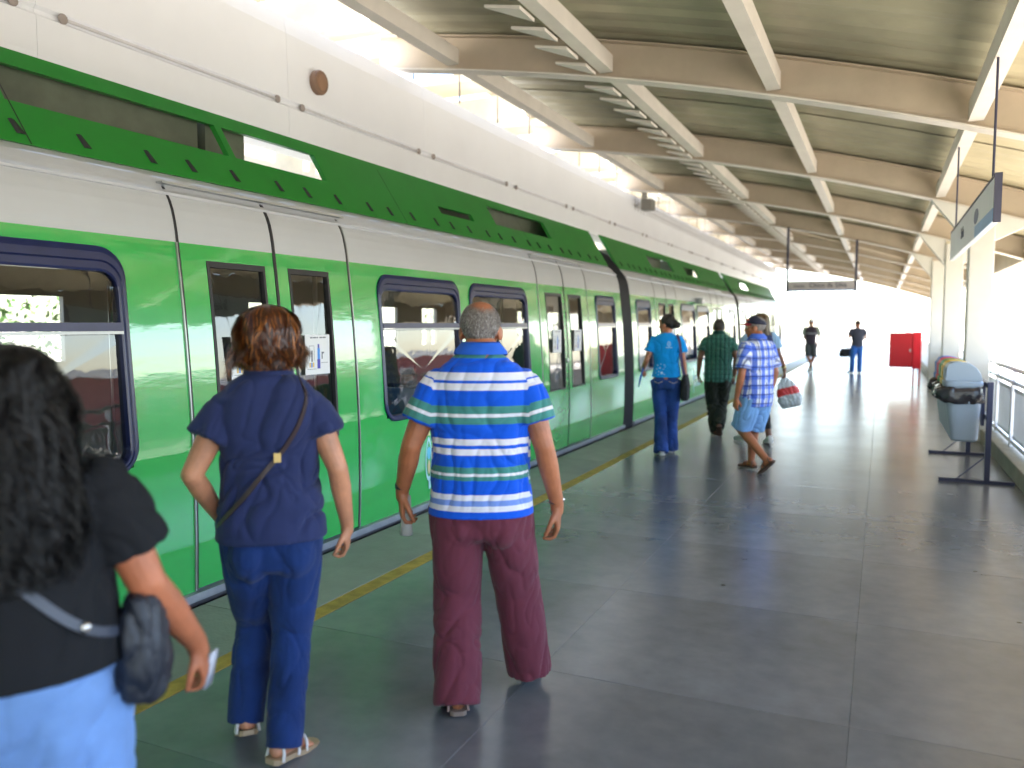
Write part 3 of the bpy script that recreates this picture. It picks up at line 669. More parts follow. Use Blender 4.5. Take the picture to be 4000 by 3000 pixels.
def hand(mb, w, d, n, side, curl=.5, s=1.0, thumb_in=.4, spread=1.0):
    """w wrist, d pointing to the fingers, n palm normal, side +1/-1 thumb direction = side * (d x n)"""
    w = Vector(w); d = Vector(d).normalized(); n = Vector(n); n = (n - d * n.dot(d)).normalized(); t = d.cross(n).normalized() * side
    L = .098 * s
    secs = [(0, .025, .019), (.2, .030, .018), (.55, .040, .015), (.85, .041, .013), (1.0, .036, .010)]
    rings = []
    for f, rx, ry in secs:
        c = w + d * (L * f) + t * (.003 * s); rings.append([c + t * (rx * s * math.cos(2 * math.pi * k / 16)) + n * (ry * s * math.sin(2 * math.pi * k / 16)) for k in range(16)])
    mb.loft(rings)
    for i, (off, ln, rr) in enumerate(((.030, .070, .0088), (.010, .080, .0092), (-.011, .074, .0088), (-.030, .058, .0078))):
        p = w + d * (L * (.93 - .03 * abs(i - 1))) + t * (off * s); a = curl * (.45 + .06 * i); dd = d + t * (off * 1.5 * spread); dd.normalize()
        r0 = rr * s
        for k, fr in enumerate((.45, .31, .24)):
            dd2 = (dd * math.cos(a) + n * math.sin(a)).normalized(); q = p + dd2 * (ln * s * fr); mb.cap(p, q, r0, r0 * .93, 10); p = q; r0 *= .93; a += curl * (1.05 if k == 0 else .8)
    p = w + d * (L * .22) + t * (.020 * s) + n * (.006 * s); q = p + (d * .75 + t * .62 + n * thumb_in).normalized() * (.042 * s); mb.cap(p, q, .014 * s, .0115 * s, 10)
    r2 = q + (d * .92 + t * .2 + n * thumb_in).normalized() * (.034 * s); mb.cap(q, r2, .0112 * s, .010 * s, 10); r3 = r2 + (d * .95 - t * .05 + n * thumb_in * 1.2).normalized() * (.026 * s); mb.cap(r2, r3, .0098 * s, .008 * s, 10)
def strands(name, paths, wid, mats, parent, crange=(0, 1)):
    """ribbon strands; paths: list of (points, outward vectors)"""
    v = []; f = []; cols = []; rnd = random.Random(11)
    for pts, outs in paths:
        n = len(pts); b = len(v); cc = rnd.uniform(*crange)
        for i in range(n):
            tg = (pts[min(i + 1, n - 1)] - pts[max(i - 1, 0)])
            if tg.length < 1e-7: tg = Vector((0, 0, -1))
            sd_ = tg.cross(outs[i]); sd_ = sd_.normalized() if sd_.length > 1e-8 else Vector((1, 0, 0))
            w_ = wid * (1 - .75 * (i / (n - 1)) ** 3) * .5
            v += [pts[i] - sd_ * w_, pts[i] + sd_ * w_]; cols += [cc, cc]
        for i in range(n - 1): a = b + 2 * i; f.append((a, a + 1, a + 3, a + 2))
    me = bpy.data.meshes.new(name); me.from_pydata([tuple(p) for p in v], [], f)
    at_ = me.attributes.new('shade', 'FLOAT', 'POINT'); at_.data.foreach_set('value', cols)
    for m in (mats if isinstance(mats, (list, tuple)) else [mats]): me.materials.append(m)
    me.polygons.foreach_set('use_smooth', [True] * len(f)); me.update()
    o = link(name, me, parent); return o
def hairmat(name, c0, c1, c2=None, rough=.42):
    m = bpy.data.materials.new(name); m.use_nodes = True; n, b = nodes(m)
    a = n.nodes.new('ShaderNodeAttribute'); a.attribute_name = 'shade'
    cr = n.nodes.new('ShaderNodeValToRGB'); e = cr.color_ramp.elements; e[0].color = (*c0, 1); e[1].color = (*c1, 1)
    if c2: k = cr.color_ramp.elements.new(.8); k.color = (*c1, 1); e[len(e) - 1].color = (*c2, 1)
    n.links.new(a.outputs['Fac'], cr.inputs[0]); n.links.new(cr.outputs[0], b.inputs['Base Color'])
    b.inputs['Roughness'].default_value = rough; b.inputs['Specular IOR Level'].default_value = .45; return m
def rings_at(rings, t):
    k = min(int(t * (len(rings) - 1)), len(rings) - 2); u = t * (len(rings) - 1) - k
    return [rings[k][i] * (1 - u) + rings[k + 1][i] * u for i in range(5)]
def long_hair(par, mats, rings, n, M=None, amp=.006, freq=14, width=.0035, phir=(0, 2 * math.pi), seg=16, seed=1, tmin=.5, jit=.012, under=.93, nclump=60, basemat=None, name='hair', helix=False, taper=0.0):
    """rings: list of (z, cx, cy, rx, ry) from the crown down"""
    rnd = random.Random(seed); M = M or Matrix(); paths = []
    clumps = [(rnd.uniform(*phir), rnd.uniform(0, 6.28), rnd.uniform(-1, 1)) for _ in range(nclump)]
    for i in range(n):
        c = clumps[rnd.randrange(nclump)]; phi = rnd.uniform(*phir); dphi = (c[0] - phi) * .0
        lay = rnd.uniform(-1, .4); ph = rnd.uniform(0, 6.28) * .25 + phi * 9 + c[1] * .15; te = rnd.uniform(tmin, 1.0); dev = rnd.gauss(0, .05)
        t0 = rnd.uniform(0, .30) ; pts = []; outs = []
        A = amp * rnd.uniform(.5, 1.4); fr = freq * rnd.uniform(.85, 1.15)
        for k in range(seg):
            u = k / (seg - 1); t = t0 + (te - t0) * u; z, cx, cy, rx, ry = rings_at(rings, t)
            a = phi + dev * u; o = Vector((math.cos(a) * ry, math.sin(a) * rx, 0)).normalized()
            p = Vector((cx + rx * math.cos(a), cy + ry * math.sin(a), z)) + o * (jit * lay * (.3 + u))
            tg = Vector((-math.sin(a), math.cos(a), 0)); g_ = min(1, t * 2.2)
            nn = noise.noise(Vector((a * 2.6, t * 3.5, seed))); n3 = noise.noise(Vector((a * 6, t * 6, seed + 4))); p += o * (jit * 1.1 * nn * g_ + jit * .6 * n3 * g_) + tg * (jit * .9 * n3 * g_)
            p += tg * (A * g_ * math.sin(ph + fr * t)) + o * (A * g_ * (math.cos(ph + fr * t) if helix else .5 * math.sin(ph * 1.7 + fr * 1.3 * t)))
            if u > .8: p += o * (taper * (u - .8))
            pts.append(M @ p); outs.append(M.to_3x3() @ (o + Vector((0, 0, .3 if t < .3 else 0))))
        paths.append((pts, outs))
    base = MB(); rr = []
    for j in range(25):
        z, cx, cy, rx, ry = rings_at(rings, j / 24); rr.append([M @ Vector((cx + rx * under * math.cos(2 * math.pi * k / 32), cy + ry * under * math.sin(2 * math.pi * k / 32), z)) for k in range(32)])
    base.loft(rr)
    return paths, base
def crown_paths(M, n, length, seed=2, skip=None, s=1.0, flow=.75, lift=.25, r=(.079, .098, .088), c=(0, -.015, .034), dens=None):
    rnd = random.Random(seed); out = []
    k = 0
    while k < n:
        z = rnd.uniform(-.75, 1); a = rnd.uniform(0, 2 * math.pi); q = math.sqrt(1 - z * z); d = Vector((q * math.cos(a), q * math.sin(a), z))
        p = Vector((d.x * r[0], d.y * r[1], d.z * r[2])) + Vector(c)
        # hairline: keep face and ears clear
        if p.y > .045 and p.z < .075 - (p.y - .045) * -.2: continue
        if p.y > .01 and p.z < .02: continue
        if p.z < -.055 + max(0, p.y) * 1.5: continue
        if abs(p.x) > .062 and -.045 < p.z < .012 and p.y > -.035: continue
        if dens and rnd.random() > dens(p): continue
        nrm = Vector((d.x / r[0], d.y / r[1], d.z / r[2])).normalized(); dn = Vector((0, -.05 if p.z < .06 else .0, -1)); dn = (dn - nrm * dn.dot(nrm))
        if p.z > .095: dn = Vector((p.x, p.y + .03, 0)) ; dn = (dn - nrm * dn.dot(nrm))
        dn = dn.normalized() if dn.length > 1e-6 else Vector((0, 1, 0)); dn = (dn + Vector((rnd.gauss(0, .35), rnd.gauss(0, .35), rnd.gauss(0, .2)))).normalized()
        L = length * rnd.uniform(.6, 1.3); pts = []; outs = []
        for i in range(4):
            u = i / 3; pts.append(M @ ((p + (dn * flow + nrm * lift) * (L * u) - nrm * (L * u * u * .15)) * s)); outs.append(M.to_3x3() @ nrm)
        out.append((pts, outs)); k += 1
    return out
def shoe(par, name, ank, yaw, mat, sole, s=1.0, pitch=0.0, sandal=False, skin=None):
    """ankle position, toes towards +Y rotated by yaw"""
    b = MB(); M = Matrix.Translation(Vector(ank)) @ Matrix.Rotation(yaw, 4, 'Z') @ Matrix.Rotation(pitch, 4, 'X')
    def rg(y, w, z0, z1): return [M @ (Vector((w * math.cos(2 * math.pi * k / 18), y, (z0 + z1) / 2 + (z1 - z0) / 2 * math.sin(2 * math.pi * k / 18))) * s) for k in range(18)]
    z = -.075
    if not sandal:
        up = MB().loft([rg(-.068, .018, z + .012, z + .05), rg(-.06, .032, z + .008, z + .085), rg(-.02, .037, z + .006, z + .10), rg(.03, .038, z + .006, z + .088), rg(.08, .044, z + .006, z + .062), rg(.13, .045, z + .006, z + .048), rg(.165, .036, z + .008, z + .038), rg(.182, .016, z + .01, z + .026)])
        o = link(name, remesh(up, .006, 2, None, name, mat), par)
    so = MB(); pts = [(-.072, .02), (-.06, .034), (-.02, .034), (.03, .034), (.09, .046), (.14, .045), (.17, .034), (.186, .012)]
    out = [(w_, y) for y, w_ in pts] + [(-w_, y) for y, w_ in reversed(pts)]
    lo = [M @ (Vector((x, y, z - .005)) * s) for x, y in out]; hi = [M @ (Vector((x, y, z + .014)) * s) for x, y in out]; so.loft([lo, hi])
    if sandal:
        o = so.obj(name, sole, par)
        for yy, hh in ((.085, .055), (-.045, .075), (.04, .068)):
            st = MB().tube([M @ (Vector((.042 * math.cos(a), yy + .01 * math.sin(a), z + .005 + hh * math.sin(a))) * s) for a in [math.pi * k / 8 for k in range(9)]], .006 * s, 6)
            st.obj('strap', mat, o)
    else: so.obj('sole', sole, o)
    return o
def foot(mb, ank, yaw, s=1.0, pitch=0.0):
    M = Matrix.Translation(Vector(ank)) @ Matrix.Rotation(yaw, 4, 'Z') @ Matrix.Rotation(pitch, 4, 'X')
    P = lambda x, y, z: M @ (Vector((x, y, z)) * s)
    mb.cap(P(0, -.035, -.035), P(0, .06, -.035), .032 * s, .028 * s); mb.cap(P(0, .03, -.03), P(.0, .115, -.052), .03 * s, .018 * s)
    for i, x in enumerate((-.026, -.010, .005, .018, .029)): mb.cap(P(x * 1.0, .10, -.055), P(x * 1.1, .145 - abs(i - 1) * .006, -.060), .012 * s, .009 * s)
    mb.cap(P(0, 0, .02), P(0, -.02, -.03), .033 * s, .033 * s)

def person(label, pos, rz, H, skin, P):
    """P holds joints in local metres (x right, y forward, z up)"""
    t = thing('person', label, 'person', (pos[0], pos[1], 0), rz)
    vox = P.get('vox', .0055); mb = MB(); J = P
    hc = P['head']; HM = headM(hc, P.get('hyaw', 0), P.get('hpitch', 0), P.get('hroll', 0)); hs = P.get('hs', H / 1.72)
    head(mb, HM, hs, P.get('hw', 1.0))
    nb = Vector(P['neck']); nh = HM @ Vector((0, -.02, -.06)); nr = P.get('neckr', .056)
    mb.cap(nb, nh, nr * 1.08, nr)
    T = P['torso']      # list of (z, cx, cy, rx, ry)
    k_ = P.get('inset', .022)
    rr = [ring((cx, cy, z), max(rx - k_, .03), max(ry - k_, .03), e=2.2) for z, cx, cy, rx, ry in T]
    mb.loft(rr); mb.cap(nb - Vector((0, 0, .02)), nb + Vector((0, 0, .02)), nr * 1.3, nr * 1.1)
    for sd in 'LR':
        a = P['arm' + sd]; sh, el, wr = map(Vector, a[:3]); ar = P.get('armr', (.048, .038, .026))
        mb.cap(sh, sh.lerp(el, .5), ar[0] * 1.05, ar[0]); mb.cap(sh.lerp(el, .5), el, ar[0], ar[1]); mb.cap(el, el.lerp(wr, .35), ar[1], ar[1] * 1.02); mb.cap(el.lerp(wr, .35), wr, ar[1] * 1.02, ar[2])
        inner = nb.lerp(sh, .45); mb.cap(Vector((inner.x, inner.y, sh.z)), sh, ar[0], ar[0])
        hd = a[3]; hn = a[4]; mb.cap(wr, wr + Vector(hd).normalized() * .03, ar[2], ar[2] * .95)
        hand(mb, wr + Vector(hd).normalized() * .01, hd, hn, a[6] if len(a) > 6 else (1 if sd == 'L' else -1), a[5], P.get('hands', 1.0) * hs)
        l = P['leg' + sd]; hp, kn, an = map(Vector, l[:3]); lr = P.get('legr', (.085, .055, .036))
        mb.cap(hp, hp.lerp(kn, .5), lr[0], lr[0] * .85); mb.cap(hp.lerp(kn, .5), kn, lr[0] * .85, lr[1]); mb.cap(kn, kn.lerp(an, .3), lr[1], lr[1] * 1.02); mb.cap(kn.lerp(an, .3), an, lr[1] * 1.02, lr[2])
        foot(mb, an, l[3], hs, l[4] if len(l) > 4 else 0)
    link('body', remesh(mb, vox, 2, None, 'body', skin), t)
    # eyes
    for sx in (-1, 1):
        if P.get('eyes', True):
            e = MB().ell(HM @ (Vector((sx * .031, .0795, .001)) * hs), (.0115 * hs,) * 3, None, 12, 8).obj('eye', pmat('eye_white', (.7, .68, .64), .3), t, smooth=True)
            MB().ell(HM @ (Vector((sx * .031, .0885, .001)) * hs), (.0045 * hs,) * 3, None, 10, 6).obj('pupil', pmat('eye_dark', (.02, .012, .008), .2), e, smooth=True)
    # shirt
    S = P.get('shirt')
    if S:
        b = MB(); hem = S['hem']; TT = [q for q in T if q[0] > hem + .015]
        # hem ring interpolated
        zz = [q[0] for q in T]; hv = [float(np.interp(hem, zz, [q[i] for q in T])) for i in range(1, 5)]; fl = S.get('flare', .0)
        g_ = S.get('ease', .0)
        rings = [ring((hv[0], hv[1], hem), hv[2] + fl + g_, hv[3] + fl + g_, tilt=S.get('tilt', 0))] + [ring((q[1], q[2], q[0]), q[3] + g_ + fl * max(0, 1 - (q[0] - hem) / .2), q[4] + g_ + fl * max(0, 1 - (q[0] - hem) / .2)) for q in TT]
        b.loft(rings)
        nt_ = len(b.v)
        for sd in 'LR':
            a = P['arm' + sd]; sh, el = Vector(a[0]), Vector(a[1]); f = S.get('sleeve', .55); r0, r1 = S.get('sr', (.068, .075))
            e = sh.lerp(el, f); inner = nb.lerp(sh, .5); inner.z = sh.z - .005
            if S.get('vneck'): inner.z = sh.z - .02
            b.cap(inner, sh, r0 * .8, r0 * .92); d = (el - sh).normalized()
            x = d.cross(Vector((0, 1, 0))).normalized(); y = x.cross(d)
            rg = []
            for u in (-.1, .12, .35, .6, .8, .93, 1.0):
                c = sh.lerp(e, u); r = r0 + (r1 - r0) * max(u, 0) + (S.get('puff', 0) * math.sin(max(0, min(1, u)) * math.pi))
                if u < 0: r = r0 * .75
                rg.append([c + x * (r * math.cos(2 * math.pi * k / 20)) + y * (r * math.sin(2 * math.pi * k / 20)) for k in range(20)])
            b.loft(rg)
        b.cap(nb - Vector((0, 0, .03)), nb + Vector((0, 0, -.005)), nr * 1.45, nr * 1.12)
        _ff = folds(S.get('fold', .006), S.get('fs', (5, 5, 3)), S.get('seed', 1.0))
        me = remesh(b, S.get('vox', .0065), 3, lambda co: _ff(co) * np.clip((co[:, 2] - hem - .01) / .07, .12, 1), 'shirt', S['mat'])
        if S.get('uv'):
            co = np.empty(len(me.vertices) * 3); me.vertices.foreach_get('co', co); co = co.reshape(-1, 3)
            st = co[:, 2].copy(); su = co[:, 0].copy()
            for sd in 'LR':
                a = P['arm' + sd]; sh, el = np.array(a[0]), np.array(a[1]); d = (el - sh); L = np.linalg.norm(d); d /= L
                q = co - sh; tt = q @ d; rad = np.linalg.norm(q - tt[:, None] * d, axis=1)
                tx = np.interp(co[:, 2], zz, [q_[3] for q_ in T]); cx_ = np.interp(co[:, 2], zz, [q_[1] for q_ in T])
                sg_ = -1 if sd == 'L' else 1
                out = ((co[:, 0] - cx_) * sg_ > tx * S.get('arms_at', .93)) & (tt > -.02) & (rad < .11)
                st[out] = sh[2] - tt[out] * S.get('sscale', 1.0); su[out] = rad[out] * 0 + (q[out] @ np.array((.2, 1, 0.1)))
            for nm, arr in (('st', st), ('su', su)):
                A = me.attributes.new(nm, 'FLOAT', 'POINT'); A.data.foreach_set('value', arr)
        so = link('shirt', me, t)
        if S.get('collar'):
            cm = S['collar']; c = MB(); ch = S.get('collarh', .035); n = 40
            rr_ = []
            for (dz, k2) in ((-.012, 1.52), (.006, 1.36), (ch, 1.20), (ch + .006, 1.24), (ch - .002, 1.32), (-.004, 1.72), (-.018, 1.78)):
                rg = []
                for k in range(n):
                    a = 2 * math.pi * k / n; fr_ = max(0, math.sin(a)); 
                    rg.append(nb + Vector((nr * k2 * math.cos(a), nr * k2 * math.sin(a) * 1.02 + .004, dz + .018 - .028 * fr_ + .0)))
                rr_.append(rg)
            c.loft(rr_, cap=False); m_ = c.me('collar', cm, True); link('collar', m_, so)
    # trousers / shorts
    B = P.get('bottom')
    if B:
        b = MB(); r = B['r']      # radii hip, thigh, knee, hem
        pel = [q for q in T if q[0] < B.get('top', .98) and q[0] > B['crotch'] - .02]
        pe = B.get('pe', -.008)
        b.loft([ring((T[0][1], T[0][2], B['crotch'] + .02), T[0][3] * .55, T[0][4] * .7)] + [ring((q[1], q[2], q[0]), q[3] + pe, q[4] + pe) for q in pel])
        for sd in 'LR':
            l = P['leg' + sd]; hp, kn, an = map(Vector, l[:3]); hz = B['hem']
            lo = an.lerp(kn, 0) if B.get('full', True) else hp.lerp(kn, B['frac'])
            pts = [(hp + Vector((0, 0, .03)), r[0]), (hp.lerp(kn, .35), r[1])]
            if B.get('full', True):
                e = an + (an - kn).normalized() * hz; pts += [(hp.lerp(kn, .75), (r[1] + r[2]) / 2), (kn, r[2]), (kn.lerp(e, .35), r[2] * 1.0), (kn.lerp(e, .75), (r[2] + r[3]) / 2), (e, r[3])]
            else: pts += [(hp.lerp(kn, .6), r[2]), (lo, r[3])]
            d0 = (kn - hp).normalized(); rg = []
            for i, (c, rad) in enumerate(pts):
                d = (pts[min(i + 1, len(pts) - 1)][0] - pts[max(i - 1, 0)][0]).normalized(); x = d.cross(Vector((0, 1, 0))).normalized(); y = x.cross(d)
                rg.append([c + x * (rad * math.cos(2 * math.pi * k / 22)) + y * (rad * 1.04 * math.sin(2 * math.pi * k / 22)) for k in range(22)])
            b.loft(rg)
        for sx in (-1, 1):
            if B.get('bum', 0): b.ell((T[0][1] + sx * T[0][3] * .45, T[0][2] - T[0][4] * .45, B['crotch'] + .09), (T[0][3] * .5, T[0][4] * .62, .10))
        link(B.get('name', 'trousers'), remesh(b, B.get('vox', .007), 3, folds(B.get('fold', .006), B.get('fs', (5, 5, 4)), B.get('seed', 3.0)), 'trousers', B['mat']), t)
    for sd in 'LR':
        l = P['leg' + sd]; sh = P.get('shoes')
        if sh: shoe(t, sh.get('name', 'shoe'), l[2], l[3], sh['mat'], sh['sole'], hs, l[4] if len(l) > 4 else 0, sh.get('sandal', False))
    return t, HM, hs
def short_hair(t, HM, hs, mat, n=3500, L=.012, dens=None, width=.0016, shell=None, w=1.0, crange=(0, 1), seed=4):
    if shell:
        b = bmesh.new(); bmesh.ops.create_uvsphere(b, u_segments=40, v_segments=28, radius=1)
        dl = []
        for v in b.verts:
            v.co = Vector((v.co.x * .0795 * w, v.co.y * .0985, v.co.z * .0885)) + Vector((0, -.015, .034))
        for f in b.faces:
            p = f.calc_center_median()
            if (p.y > .045 and p.z < .08) or (p.y > .01 and p.z < .02) or p.z < -.05 + max(0, p.y) * 1.5 or (abs(p.x) > .06 and -.045 < p.z < .012 and p.y > -.035): dl.append(f)
        bmesh.ops.delete(b, geom=dl, context='FACES')
        for v in b.verts: v.co = HM @ (v.co * hs)
        me = bpy.data.meshes.new('hair'); b.to_mesh(me); b.free(); me.materials.append(shell); me.polygons.foreach_set('use_smooth', [True] * len(me.polygons))
        if dens:
            inv = HM.inverted(); A = me.attributes.new('bald', 'FLOAT', 'POINT'); A.data.foreach_set('value', [1 - dens(inv @ v.co / hs) for v in me.vertices])
        h = link('hair', me, t)
    pth = crown_paths(HM, n, L, seed, s=hs, dens=dens, r=(.079 * w, .098, .088))
    o = strands('hair_strands', pth, width, mat, h if shell else t, crange); o['kind'] = 'stuff'
    return o
def strap(par, name, pts, w, th, mat, out=None):
    """flat strap along points, out = callable giving the outward direction"""
    P_ = [Vector(p) for p in pts]; Q = []
    for i in range(len(P_) - 1):
        for k in range(4):
            u = k / 4; p0 = P_[max(i - 1, 0)]; p1 = P_[i]; p2 = P_[i + 1]; p3 = P_[min(i + 2, len(P_) - 1)]
            Q.append(.5 * ((2 * p1) + (p2 - p0) * u + (2 * p0 - 5 * p1 + 4 * p2 - p3) * u * u + (3 * p1 - p0 - 3 * p2 + p3) * u ** 3))
    Q.append(P_[-1]); rg = []
    for i, p in enumerate(Q):
        d = (Q[min(i + 1, len(Q) - 1)] - Q[max(i - 1, 0)]).normalized(); o = Vector(out(p)) if out else Vector((0, -1, 0)); o = (o - d * o.dot(d)).normalized(); s_ = d.cross(o)
        rg.append([p + s_ * w / 2 + o * th, p - s_ * w / 2 + o * th, p - s_ * w / 2 - o * th * .3, p + s_ * w / 2 - o * th * .3])
    return MB().loft(rg).obj(name, mat, par)

# ------------------------------------------------------------------ garment materials
def stripe_mat():
    m = cloth('striped_polo_knit', (1, 1, 1)); n, b = nodes(m)
    a = n.nodes.new('ShaderNodeAttribute'); a.attribute_name = 'st'
    mr = n.nodes.new('ShaderNodeMapRange'); mr.inputs['From Min'].default_value = .76; mr.inputs['From Max'].default_value = 1.48
    cr = n.nodes.new('ShaderNodeValToRGB'); cr.color_ramp.interpolation = 'CONSTANT'
    BL, WH, GR, LB = (.004, .085, .60), (.66, .65, .72), (.055, .22, .20), (.16, .26, .62)
    ys = [(1300, BL), (1220, WH), (1188, LB), (1160, WH), (1130, BL), (1055, GR), (1034, WH), (1018, GR), (985, BL), (920, WH), (886, BL), (870, WH), (835, BL), (757, GR), (721, WH), (702, GR), (660, BL), (580, WH), (540, BL), (525, WH), (485, BL), (412, GR), (384, WH), (374, BL)]
    el = cr.color_ramp.elements
    for i, (y, c) in enumerate(ys):
        p = ((1.741 - .000755 * y) - .76) / .72; p = max(0, p)
        e = el[i] if i < 2 else el.new(p)
        e.position = p; e.color = (*c, 1)
    n.links.new(a.outputs['Fac'], mr.inputs[0]); n.links.new(mr.outputs[0], cr.inputs[0])
    vm = [k for k in n.nodes if k.type == 'VECT_MATH'][0]; n.links.new(cr.outputs[0], vm.inputs[0]); return m
def plaid_mat(name, base, dark, lines, per, wid=.5, thin=None):
    m = cloth(name, (1, 1, 1)); n, b = nodes(m)
    def attr(nm): a = n.nodes.new('ShaderNodeAttribute'); a.attribute_name = nm; return a.outputs['Fac']
    def band(src, per_, w_, off=0.0):
        a = n.nodes.new('ShaderNodeMath'); a.operation = 'MULTIPLY_ADD'; a.inputs[1].default_value = 1 / per_; a.inputs[2].default_value = 50 + off; n.links.new(src, a.inputs[0])
        f = n.nodes.new('ShaderNodeMath'); f.operation = 'FRACT'; n.links.new(a.outputs[0], f.inputs[0])
        g_ = n.nodes.new('ShaderNodeMath'); g_.operation = 'LESS_THAN'; g_.inputs[1].default_value = w_; n.links.new(f.outputs[0], g_.inputs[0]); return g_.outputs[0]
    def mix(fac, a, c, k=1.0):
        q = n.nodes.new('ShaderNodeMixRGB'); 
        mu = n.nodes.new('ShaderNodeMath'); mu.operation = 'MULTIPLY'; mu.inputs[1].default_value = k; n.links.new(fac, mu.inputs[0]); n.links.new(mu.outputs[0], q.inputs[0])
        if isinstance(a, tuple): q.inputs[1].default_value = (*a, 1)
        else: n.links.new(a, q.inputs[1])
        q.inputs[2].default_value = (*c, 1); return q.outputs[0]
    st, su = attr('st'), attr('su')
    col = mix(band(su, per, wid), base, dark, .80); col = mix(band(st, per * 1.15, wid), col, dark, .55)
    for (p_, w_, off, c) in lines: col = mix(band(su, p_, w_, off), col, c, .7); col = mix(band(st, p_ * 1.1, w_, off), col, c, .7)
    vm = [k for k in n.nodes if k.type == 'VECT_MATH'][0]; n.links.new(col, vm.inputs[0]); return m
SK1 = skinmat('skin_tanned', (.36, .125, .055)); SK2 = skinmat('skin_light_tan', (.50, .22, .12)); SK3 = skinmat('skin_warm_brown', (.40, .13, .06)); SK4 = skinmat('skin_brown', (.20, .085, .045)); SK5 = skinmat('skin_rosy', (.46, .18, .10))
M_pink = pmat('sandal_leather', (.30, .20, .17), .6); M_brn = pmat('brown_leather', (.07, .035, .02), .5); M_blk = pmat('black_fabric', (.012, .012, .014), .8, bump=.3, bscale=300)
M_wsh = pmat('white_shoe', (.62, .62, .60), .5); M_dsh = pmat('dark_shoe', (.02, .025, .03), .5); M_met = pmat('watch_metal', (.55, .52, .50), .25, metal=.9)

# --- man in the striped polo
M_strp = stripe_mat()
T1 = [(.70, 0, 0, .175, .125), (.785, 0, 0, .208, .145), (.90, 0, .01, .203, .15), (1.02, 0, .012, .200, .15), (1.15, 0, 0, .203, .135), (1.27, 0, -.01, .207, .125), (1.345, 0, -.015, .194, .114), (1.40, 0, -.02, .152, .094), (1.435, 0, -.018, .105, .078), (1.455, 0, -.015, .078, .066)]
t, HM, hs = person('grey haired man in a blue, white and green striped polo and maroon trousers', (-1.495, 2.97), R(25), 1.66, SK1, dict(
    torso=T1, neck=(0, -.012, 1.447), neckr=.062, head=(0.0, .012, 1.540), hyaw=R(-4), hpitch=R(-3), hw=1.06, vox=.005, armr=(.052, .042, .029), hands=1.08,
    armL=((-.182, -.012, 1.322), (-.282, -.04, 1.075), (-.332, .045, .872), (-.03, .12, -1), (1, .15, 0), 1.0),
    armR=((.182, -.012, 1.322), (.258, -.045, 1.075), (.318, .03, .815), (.03, .1, -1), (-1, .1, 0), .75),
    legL=((-.098, 0, .79), (-.102, .02, .43), (-.095, -.13, .085), R(8), 0), legR=((.098, 0, .79), (.155, .10, .43), (.200, .12, .105), R(-12), R(-10)),
    shirt=dict(hem=.79, mat=M_strp, sleeve=.62, sr=(.068, .080), fold=.0060, fs=(6, 6, 2.6), uv=True, collar=pmat('polo_collar_blue', (.006, .10, .58), .8, bump=.3, bscale=300), collarh=.026, flare=.012, sscale=.95, vox=.006, arms_at=.97),
    bottom=dict(r=(.118, .108, .098, .094), crotch=.66, hem=.055, mat=cloth('maroon_cloth', (.13, .028, .045)), fold=.0055, fs=(6, 6, 2), bum=1, vox=.007, seed=6),
    shoes=dict(mat=M_pink, sole=pmat('sandal_sole', (.2, .15, .12)), sandal=True, name='sandal')))
def bald(p):
    d = math.sqrt((p.x - .012) ** 2 + (p.y + .055) ** 2 + (p.z - .105) ** 2); d2 = math.sqrt(p.x ** 2 + (p.y - .02) ** 2 + (p.z - .12) ** 2)
    return max(0.0, min(1, (d - .028) / .045)) * max(.12, min(1, (d2 - .03) / .05))
M_gh = hairmat('grey_hair', (.045, .035, .03), (.30, .27, .25), (.62, .60, .58), .5)
M_gs = pmat('grey_hair_base', (.17, .13, .115), .7, var=.35, vscale=60)
n_, b_ = nodes(M_gs); a_ = n_.nodes.new('ShaderNodeAttribute'); a_.attribute_name = 'bald'; q_ = n_.nodes.new('ShaderNodeMixRGB'); q_.inputs[2].default_value = (.36, .125, .055, 1)
cr_ = n_.nodes.new('ShaderNodeValToRGB'); cr_.color_ramp.elements[0].position = .25; cr_.color_ramp.elements[1].position = .9
n_.links.new(a_.outputs['Fac'], cr_.inputs[0]); n_.links.new(cr_.outputs[0], q_.inputs[0])
vm_ = [k for k in n_.nodes if k.type == 'VECT_MATH'][0]; n_.links.new(vm_.outputs[0], q_.inputs[1]); n_.links.new(q_.outputs[0], b_.inputs['Base Color'])
short_hair(t, HM, hs, M_gh, 9000, .013, bald, .0017, M_gs, w=1.06)
def band(par, c, d, r, w, mat, name, face=None):
    c = Vector(c); d = Vector(d).normalized(); x = d.orthogonal().normalized(); y = d.cross(x); rg = []
    for (u, k) in ((-.5, .96), (-.5, 1.06), (0, 1.09), (.5, 1.06), (.5, .96)): rg.append([c + d * (w * u) + (x * math.cos(2 * math.pi * j / 24) + y * math.sin(2 * math.pi * j / 24)) * r * k for j in range(24)])
    rg.append(rg[0]); o = MB().loft(rg, cap=False).obj(name, mat, par, smooth=True)
    if face: MB().ell(c + Vector(face) * r * 1.08, (.010, .010, .010), None, 14, 8).obj('watch_face', M_met, o, smooth=True)
    return o
band(t, (.311, .027, .834), (.03, .1, -1), .0285, .024, M_met, 'wristwatch', (1, 0, 0)); band(t, (-.329, .040, .892), (-.03, .1, -1), .0305, .02, pmat('dark_strap', (.03, .03, .05)), 'wristwatch')
def held(name, label, cat, parent_t, loc, mb_, mat, rot=(0, 0, 0), group=None):
    M = Matrix.Translation(parent_t.location) @ Matrix.Rotation(parent_t.rotation_euler.z, 4, 'Z') @ Matrix.Translation(Vector(loc))
    e = M.to_euler(); o = mb_.obj(name, mat, None, smooth=True, loc=M.to_translation(), rot=(rot[0], rot[1], e.z + rot[2])); return tag(o, label, cat, group)
